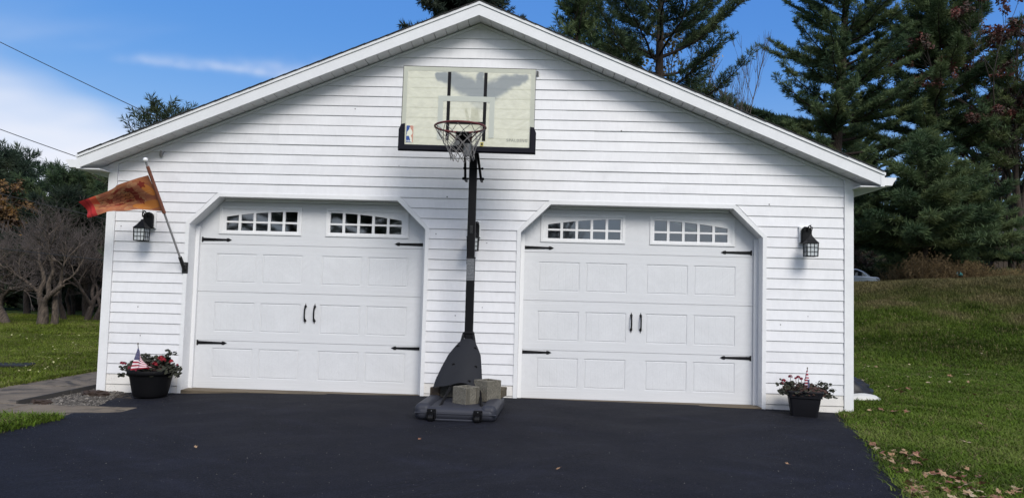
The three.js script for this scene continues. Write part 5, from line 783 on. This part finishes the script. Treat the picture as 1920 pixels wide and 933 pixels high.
{ // car parked beyond the bank, most of it behind the garage
  const y = terrain(20.6, -41.5) + 0.02, o = thing('parked_car', 'silver car parked beyond the bank, partly hidden by the garage and brush', 'car', [20.75, y, -41.5], 0.1);
  const paint = phys([0.42, 0.47, 0.52], 0.3, { metalness: 0.35, clearcoat: 1, clearcoatRoughness: 0.1 }), gl = phys([0.02, 0.025, 0.03], 0.04, { clearcoat: 1 }), tyre = M.rubber, alloy = mat([0.4, 0.4, 0.42], 0.35, { metalness: 0.8 });
  obj('body', extr([[-2.2, 0.32], [-2.22, 0.62], [-2.1, 0.82], [-1.2, 0.95], [-1.05, 0.97], [1.35, 0.97], [2.0, 0.94], [2.18, 0.86], [2.22, 0.5], [2.16, 0.3], [1.72, 0.3], [1.66, 0.48], [1.5, 0.62], [1.3, 0.66], [1.1, 0.62], [0.95, 0.48], [0.9, 0.3], [-0.95, 0.3], [-1.02, 0.48], [-1.18, 0.62], [-1.38, 0.66], [-1.58, 0.62], [-1.74, 0.48], [-1.8, 0.3]].reverse(), -0.86, 0.86, undefined, 0.05), paint, o);
  obj('cabin', extr([[-1.15, 0.95], [-0.45, 1.42], [0.0, 1.475], [0.7, 1.45], [1.15, 1.30], [1.66, 0.95]].reverse(), -0.72, 0.72, undefined, 0.06), paint, o);
  for (const s of [-1, 1]) { obj('side_window', extr([[-0.92, 0.99], [-0.36, 1.36], [0.12, 1.41], [0.12, 0.99]].reverse(), s > 0 ? 0.722 : -0.734, s > 0 ? 0.734 : -0.722), gl, o); obj('side_window', extr([[0.19, 0.99], [0.19, 1.41], [0.66, 1.385], [1.02, 1.26], [1.32, 0.99]].reverse(), s > 0 ? 0.722 : -0.734, s > 0 ? 0.734 : -0.722), gl, o); obj('door_handle', [rbox(0.16, 0.03, 0.03, 0.01, -0.05, 0.85, s * 0.875), rbox(0.16, 0.03, 0.03, 0.01, 0.9, 0.85, s * 0.875)], paint, o); for (const x of [-1.38, 1.3]) { const w = obj('wheel', new THREE.CylinderGeometry(0.32, 0.32, 0.2, 28).rotateX(Math.PI / 2).translate(x, 0.32, s * 0.76), tyre, o); obj('rim', new THREE.CylinderGeometry(0.2, 0.2, 0.02, 20).rotateX(Math.PI / 2).translate(x, 0.32, s * 0.865), alloy, w); } obj('headlight', rbox(0.16, 0.12, 0.3, 0.04, -2.14, 0.72, s * 0.62), mat([0.7, 0.72, 0.74], 0.15), o); obj('tail_lamp', rbox(0.1, 0.14, 0.3, 0.03, 2.16, 0.78, s * 0.62), mat([0.3, 0.02, 0.02], 0.25), o); }
  obj('windscreen', extr([[-1.16, 0.99], [-1.13, 0.99], [-0.45, 1.44], [-0.48, 1.44]], -0.62, 0.62), gl, o); obj('rear_window', extr([[1.2, 1.31], [1.23, 1.31], [1.7, 0.985], [1.67, 0.985]].reverse(), -0.6, 0.6), gl, o); obj('bumper', [rbox(0.14, 0.2, 1.6, 0.05, -2.2, 0.45, 0), rbox(0.14, 0.2, 1.6, 0.05, 2.2, 0.45, 0)], paint, o);
}
{ const o = thing('blue_bucket', 'small turquoise bucket lying in the brush on the bank', 'bucket', [19.15, terrain(19.1, -24.6) + 0.62, -24.6], 0.4); o.scale.setScalar(0.6); const m = mat([0.05, 0.22, 0.22], 0.6); const g = new THREE.LatheGeometry([[0, 0], [0.11, 0], [0.15, 0.3], [0.16, 0.3], [0.16, 0.32], [0.145, 0.32], [0.105, 0.015], [0, 0.015]].map(q => new THREE.Vector2(q[0], q[1])), 24).rotateZ(1.2); obj('pail', g, m, o); obj('handle', new THREE.TorusGeometry(0.15, 0.006, 6, 20, Math.PI).rotateY(0.5).rotateZ(1.2).translate(-0.29, 0.1, 0), mat(0.3, 0.4, { metalness: 0.7 }), o); }
{ // odds and ends on the left
  const m = thing('flat_black_shape', 'flat black shape on the lawn at the left edge of the view', 'mat', [-6.95, terrain(-6.95, -2.1) + 0.03, -2.1], 0.25); obj('flat_sheet', rbox(0.75, 0.02, 0.42, 0.008), mat(0.008, 0.8), m); obj('raised_edge', [rbox(0.75, 0.03, 0.03, 0.008, 0, 0.005, 0.2), rbox(0.75, 0.03, 0.03, 0.008, 0, 0.005, -0.2)], mat(0.008, 0.8), m);  // flat black rectangle laid on the lawn, with raised long edges
  for (const [x, z, s, l] of [[-4.28, 1.06, 0.075, 'dark clod of earth at the front edge of the gravel bed'], [-4.12, 0.36, 0.10, 'larger dark clod of earth in the gravel bed near the garage corner']]) { const g = new THREE.IcosahedronGeometry(1, 3), p = g.attributes.position; for (let i = 0; i < p.count; i++) { const q = V().fromBufferAttribute(p, i), k = 1 + 0.3 * noise3(q.x * 2 + x, q.y * 2, q.z * 2) + 0.12 * noise3(q.x * 6, q.y * 6, q.z * 6 + x); p.setXYZ(i, q.x * k * 1.5, q.y * k * 0.5, q.z * k * 0.8); } g.computeVertexNormals(); const o = obj('earth_clod', g, mat([0.035, 0.022, 0.016], 1)); o.scale.setScalar(s); o.position.set(x, -0.01, z); tag(o, l, 'clod'); }
}
// ------------------------------------------------------------------ overhead wires
{
  const wm = mat([0.012, 0.012, 0.013], 0.7);
  const wire = (label, a, b, sag, r) => { a = V(...a); b = V(...b); const d = b.clone().sub(a), p0 = a.clone().addScaledVector(d, -1.6), p1 = b.clone().addScaledVector(d, 1.5), pts = []; for (let i = 0; i <= 24; i++) { const t = i / 24, p = p0.clone().lerp(p1, t); p.y -= sag * (1 - Math.pow(t * 2 - 1, 2)); pts.push(p); } tag(obj('overhead_wire', new THREE.TubeGeometry(new THREE.CatmullRomCurve3(pts), 40, r, 5), wm), label, 'wire', 'overhead wires on the left'); };
  wire('thin wire crossing the blue sky, highest of the wires on the left', [-13.09, 7.42, -10], [-9.325, 5.73, -10], 0.12, 0.010);
  wire('thin wire running to the left eave across the white cloud', [-12.93, 5.13, -10], [-10.97, 4.49, -10], 0.08, 0.010);
  wire('dark wire crossing in front of the left pines just below the flag', [-12.82, 3.46, -10], [-10.05, 2.88, -10], 0.05, 0.010);
  wire('dark wire crossing the bare fruit trees, lowest of the wires on the left', [-12.73, 2.06, -10], [-9.99, 1.83, -10], 0.03, 0.010);
}
// ------------------------------------------------------------------ grass and fallen leaves
{
  camera.updateMatrixWorld(); camera.aspect = 1024 / 497; camera.updateProjectionMatrix();
  const fr = new THREE.Frustum().setFromProjectionMatrix(new THREE.Matrix4().multiplyMatrices(new THREE.PerspectiveCamera(44, 2.2, 0.1, 500).projectionMatrix, camera.matrixWorldInverse));
  const blade = (n, h, w, sp, seed) => { const r = rng(seed), mb = new MB(); for (let i = 0; i < n; i++) { const a = r() * 6.283, d = sp * Math.sqrt(r()), b = V(Math.cos(a) * d, -0.01, Math.sin(a) * d), a2 = r() * 6.283, L = h * (0.55 + 0.7 * r()), be = 0.2 + 0.75 * r(), dir = V(Math.cos(a2), 0, Math.sin(a2)), s = V(-dir.z, 0, dir.x).multiplyScalar(w / 2), m = b.clone().addScaledVector(dir, L * be * 0.35).add(V(0, L * 0.6, 0)), t = b.clone().addScaledVector(dir, L * be).add(V(0, L * (1 - 0.3 * be), 0)); mb.tri(b.clone().sub(s).toArray(), b.clone().add(s).toArray(), m.clone().addScaledVector(s, 0.8).toArray()); mb.tri(b.clone().sub(s).toArray(), m.clone().addScaledVector(s, 0.8).toArray(), m.clone().addScaledVector(s, -0.8).toArray()); mb.tri(m.clone().addScaledVector(s, -0.8).toArray(), m.clone().addScaledVector(s, 0.8).toArray(), t.toArray()); } return mb.geo(); };
  const gM = phys(1, 0.8, { side: THREE.DoubleSide, specularIntensity: 0.15, transmission: 0.2, thickness: 0 });
  const r = rng(71), nearL = [], farL = [];
  const add = (n, x0, x1, z0, z1, list, s0, s1, keep = () => true) => { for (let i = 0; i < n; i++) { const x = lerp(x0, x1, r()), z = lerp(z0, z1, r()); if (hard(x, z, -0.03) || !keep(x, z)) continue; const y = terrain(x, z); if (!fr.intersectsSphere(new THREE.Sphere(V(x, y, z), 0.3))) continue; list.push([x, y, z, s0 + (s1 - s0) * r()]); } };
  add(52000, 2.9, 8.5, -3.5, 4.6, nearL, 0.7, 1.4); add(90000, 4.3, 13, -12, -3.5, nearL, 0.9, 1.7);
  add(9000, -5.2, -3.4, 2.0, 3.6, nearL, 0.9, 1.9); add(60000, -14.5, -5.38, -9, 0.5, nearL, 0.8, 1.5); add(40000, -20, -5.38, -18, -9, farL, 0.9, 1.6);
  add(120000, 5, 30, -28, -5, farL, 0.9, 1.7, (x, z) => bankS(x, z) > 11.2);
  // ragged fringe along the drive and the walk
  for (let i = 0; i < 2600; i++) { const z = lerp(-0.1, 4.4, r()), left = r() < 0.3; const x = left ? dl(z) - 0.02 - 0.05 * r() : dr(z) - 0.075 + 0.13 * r() + 0.03 * noise2(z * 5, 2); if (left && z < 2.02) continue; nearL.push([x, -0.02, z, 0.7 + 1.1 * r() * r()]); }
  for (let i = 0; i < 4200; i++) { const z = lerp(0.6, -12, r()); nearL.push([-5.41 - 0.07 * r(), terrain(-5.5, z) - 0.01, z, 0.9 + 0.9 * r()]); }
  const inst = (list, geo, name, label) => { const im = new THREE.InstancedMesh(geo, gM, list.length), m4 = new THREE.Matrix4(), q = new THREE.Quaternion(), c = new THREE.Color(); list.forEach(([x, y, z, s], i) => { q.setFromAxisAngle(UPV, r() * 6.283); m4.compose(V(x, y, z), q, V(s, s * (0.8 + 0.4 * r()), s)); im.setMatrixAt(i, m4); const t = lawnTint(x, z), n = 1 + 0.5 * (r() - 0.5), dry = r() < 0.09 ? 1 : 0; im.setColorAt(i, dry ? c.setRGB(0.17 * n, 0.145 * n, 0.065 * n) : c.setRGB(t[0] * 0.25 * n, t[1] * 0.25 * n, t[2] * 0.25 * n)); }); im.name = name; im.castShadow = im.receiveShadow = true; tag(im, label, 'grass', null, 'stuff'); scene.add(im); };
  inst(nearL, blade(14, 0.062, 0.0065, 0.055, 3), 'grass', 'short green lawn grass around the drive and the walk');
  inst(farL, blade(16, 0.085, 0.009, 0.10, 4), 'bank_grass', 'longer grass on the bank and the far lawn');
  // grit on the asphalt
  { const st = new THREE.IcosahedronGeometry(1, 0), N = 1700, im = new THREE.InstancedMesh(st, mat(1, 0.95), N), m4 = new THREE.Matrix4(), q = new THREE.Quaternion(), cc = new THREE.Color(), gr = rng(404); for (let i = 0; i < N; i++) { const z = lerp(0.05, 4.9, Math.sqrt(gr())), u = gr(), x = lerp(dl(z) + 0.03, dr(z) - 0.03, gr() < 0.35 ? (u < 0.5 ? u * u * 0.5 : 1 - (1 - u) * (1 - u) * 0.5) : u), s = 0.0010 + 0.0022 * gr() * gr(); q.setFromEuler(new THREE.Euler(gr() * 6, gr() * 6, 0)); m4.compose(V(x, PROFILE(x, z) + 0.012 + 0.006 * noise2(x * 0.8, z * 0.8) + s * 0.3, z), q, V(s * 1.3, s, s)); im.setMatrixAt(i, m4); const t = 0.06 + 0.3 * gr() * gr(); im.setColorAt(i, cc.setRGB(t, t * 0.94, t * 0.85)); } im.name = 'grit'; im.receiveShadow = im.castShadow = true; tag(im, 'fine grit and crumbs scattered on the asphalt drive', 'grit', null, 'stuff'); scene.add(im); }
  // leaves
  const leaf = (seed) => { const q = rng(seed), mb = new MB(), n = 11, ring = []; for (let i = 0; i < n; i++) { const a = i / n * 6.283, rad = (i % 2 ? 0.55 : 1) * (0.75 + 0.4 * q()) * (i === 0 ? 1.2 : 1); ring.push([Math.cos(a) * rad, 0.32 * rad * rad * (q() - 0.2) + 0.15 * Math.sin(a * 2), Math.sin(a) * rad]); } for (let i = 0; i < n; i++) mb.tri([0, 0, 0], ring[(i + 1) % n], ring[i]); mb.tube([V(0, 0, 0), V(-0.8, 0.05, 0.1), V(-1.5, 0.25, 0.15)], [0.04, 0.035, 0.03], 3); return mb.geo(); };
  const lgs = [1, 2, 3, 4, 5].map(leaf), lm = [[0.30, 0.17, 0.085], [0.22, 0.10, 0.05], [0.34, 0.22, 0.12], [0.17, 0.075, 0.04], [0.40, 0.30, 0.18], [0.20, 0.07, 0.04]].map(c => phys(c, 0.8, { side: THREE.DoubleSide, transmission: 0.15, thickness: 0 })), lr = rng(33);
  const drop = (x, z, s, dy = 0.045) => { const y = hard(x, z) ? PROFILE(x, z) + 0.03 : terrain(x, z) + dy, o = obj('fallen_leaf', lgs[Math.floor(lr() * 5)], lm[Math.floor(lr() * 6)], lawn); o.position.set(x, y, z); o.rotation.set((lr() - 0.5) * 0.9, lr() * 6.28, (lr() - 0.5) * 0.9); o.scale.setScalar(s); };
  for (let i = 0; i < 85; i++) { const t = Math.pow(lr(), 0.7), z = lerp(2.2, 4.3, t), x = dr(z) + 0.12 + Math.abs(lr() + lr() - 0.9) * 1.1 * t; drop(x, z, 0.018 + 0.022 * lr()); }
  for (let i = 0; i < 42; i++) { const z = lerp(1.9, 4.2, Math.sqrt(lr())); drop(dr(z) + 0.02 + 0.12 * (lr() - 0.6), z, 0.022 + 0.022 * lr(), 0.03); }
  for (let i = 0; i < 70; i++) { const x = lerp(4.0, 9.5, lr()), z = lerp(-9, 3, lr()); if (!hard(x, z, 0.05)) drop(x, z, 0.026 + 0.022 * lr(), 0.06); }
  for (const [x, z] of [[3.55, 2.3], [-1.78, 3.1], [0.9, 3.4], [2.6, 3.0], [-0.2, 2.5]]) drop(x, z, x > 3 ? 0.035 : 0.016);
  const L = [], im0 = lgs[1]; for (let i = 0; i < 900; i++) { const left = lr() < 0.45, x = left ? lerp(-14, -5.6, lr()) : lerp(5, 20, lr()), z = left ? lerp(-13, -1, lr()) : lerp(-22, -3, lr()); L.push([x, terrain(x, z) + 0.06, z]); }
  const im = new THREE.InstancedMesh(im0, phys(1, 0.8, { side: THREE.DoubleSide }), L.length), m4 = new THREE.Matrix4(), q = new THREE.Quaternion(), c = new THREE.Color(); L.forEach(([x, y, z], i) => { q.setFromEuler(new THREE.Euler((lr() - 0.5), lr() * 6, (lr() - 0.5))); const s = x < 0 ? 0.012 + 0.014 * lr() : 0.016 + 0.022 * lr(); m4.compose(V(x, y, z), q, V(s, s, s)); im.setMatrixAt(i, m4); const k = 0.5 + 0.8 * lr(); x < 0 ? im.setColorAt(i, c.setRGB(0.36 * k, 0.34 * k, 0.16 * k)) : im.setColorAt(i, c.setRGB(0.36 * k, 0.30 * k, 0.18 * k)); });
  im.name = 'leaf_litter'; im.castShadow = im.receiveShadow = true; tag(im, 'scattered small fallen leaves across the lawns', 'leaves', null, 'stuff'); scene.add(im);
}
console.log('tufts', nTuft);
renderer.render(scene, camera);
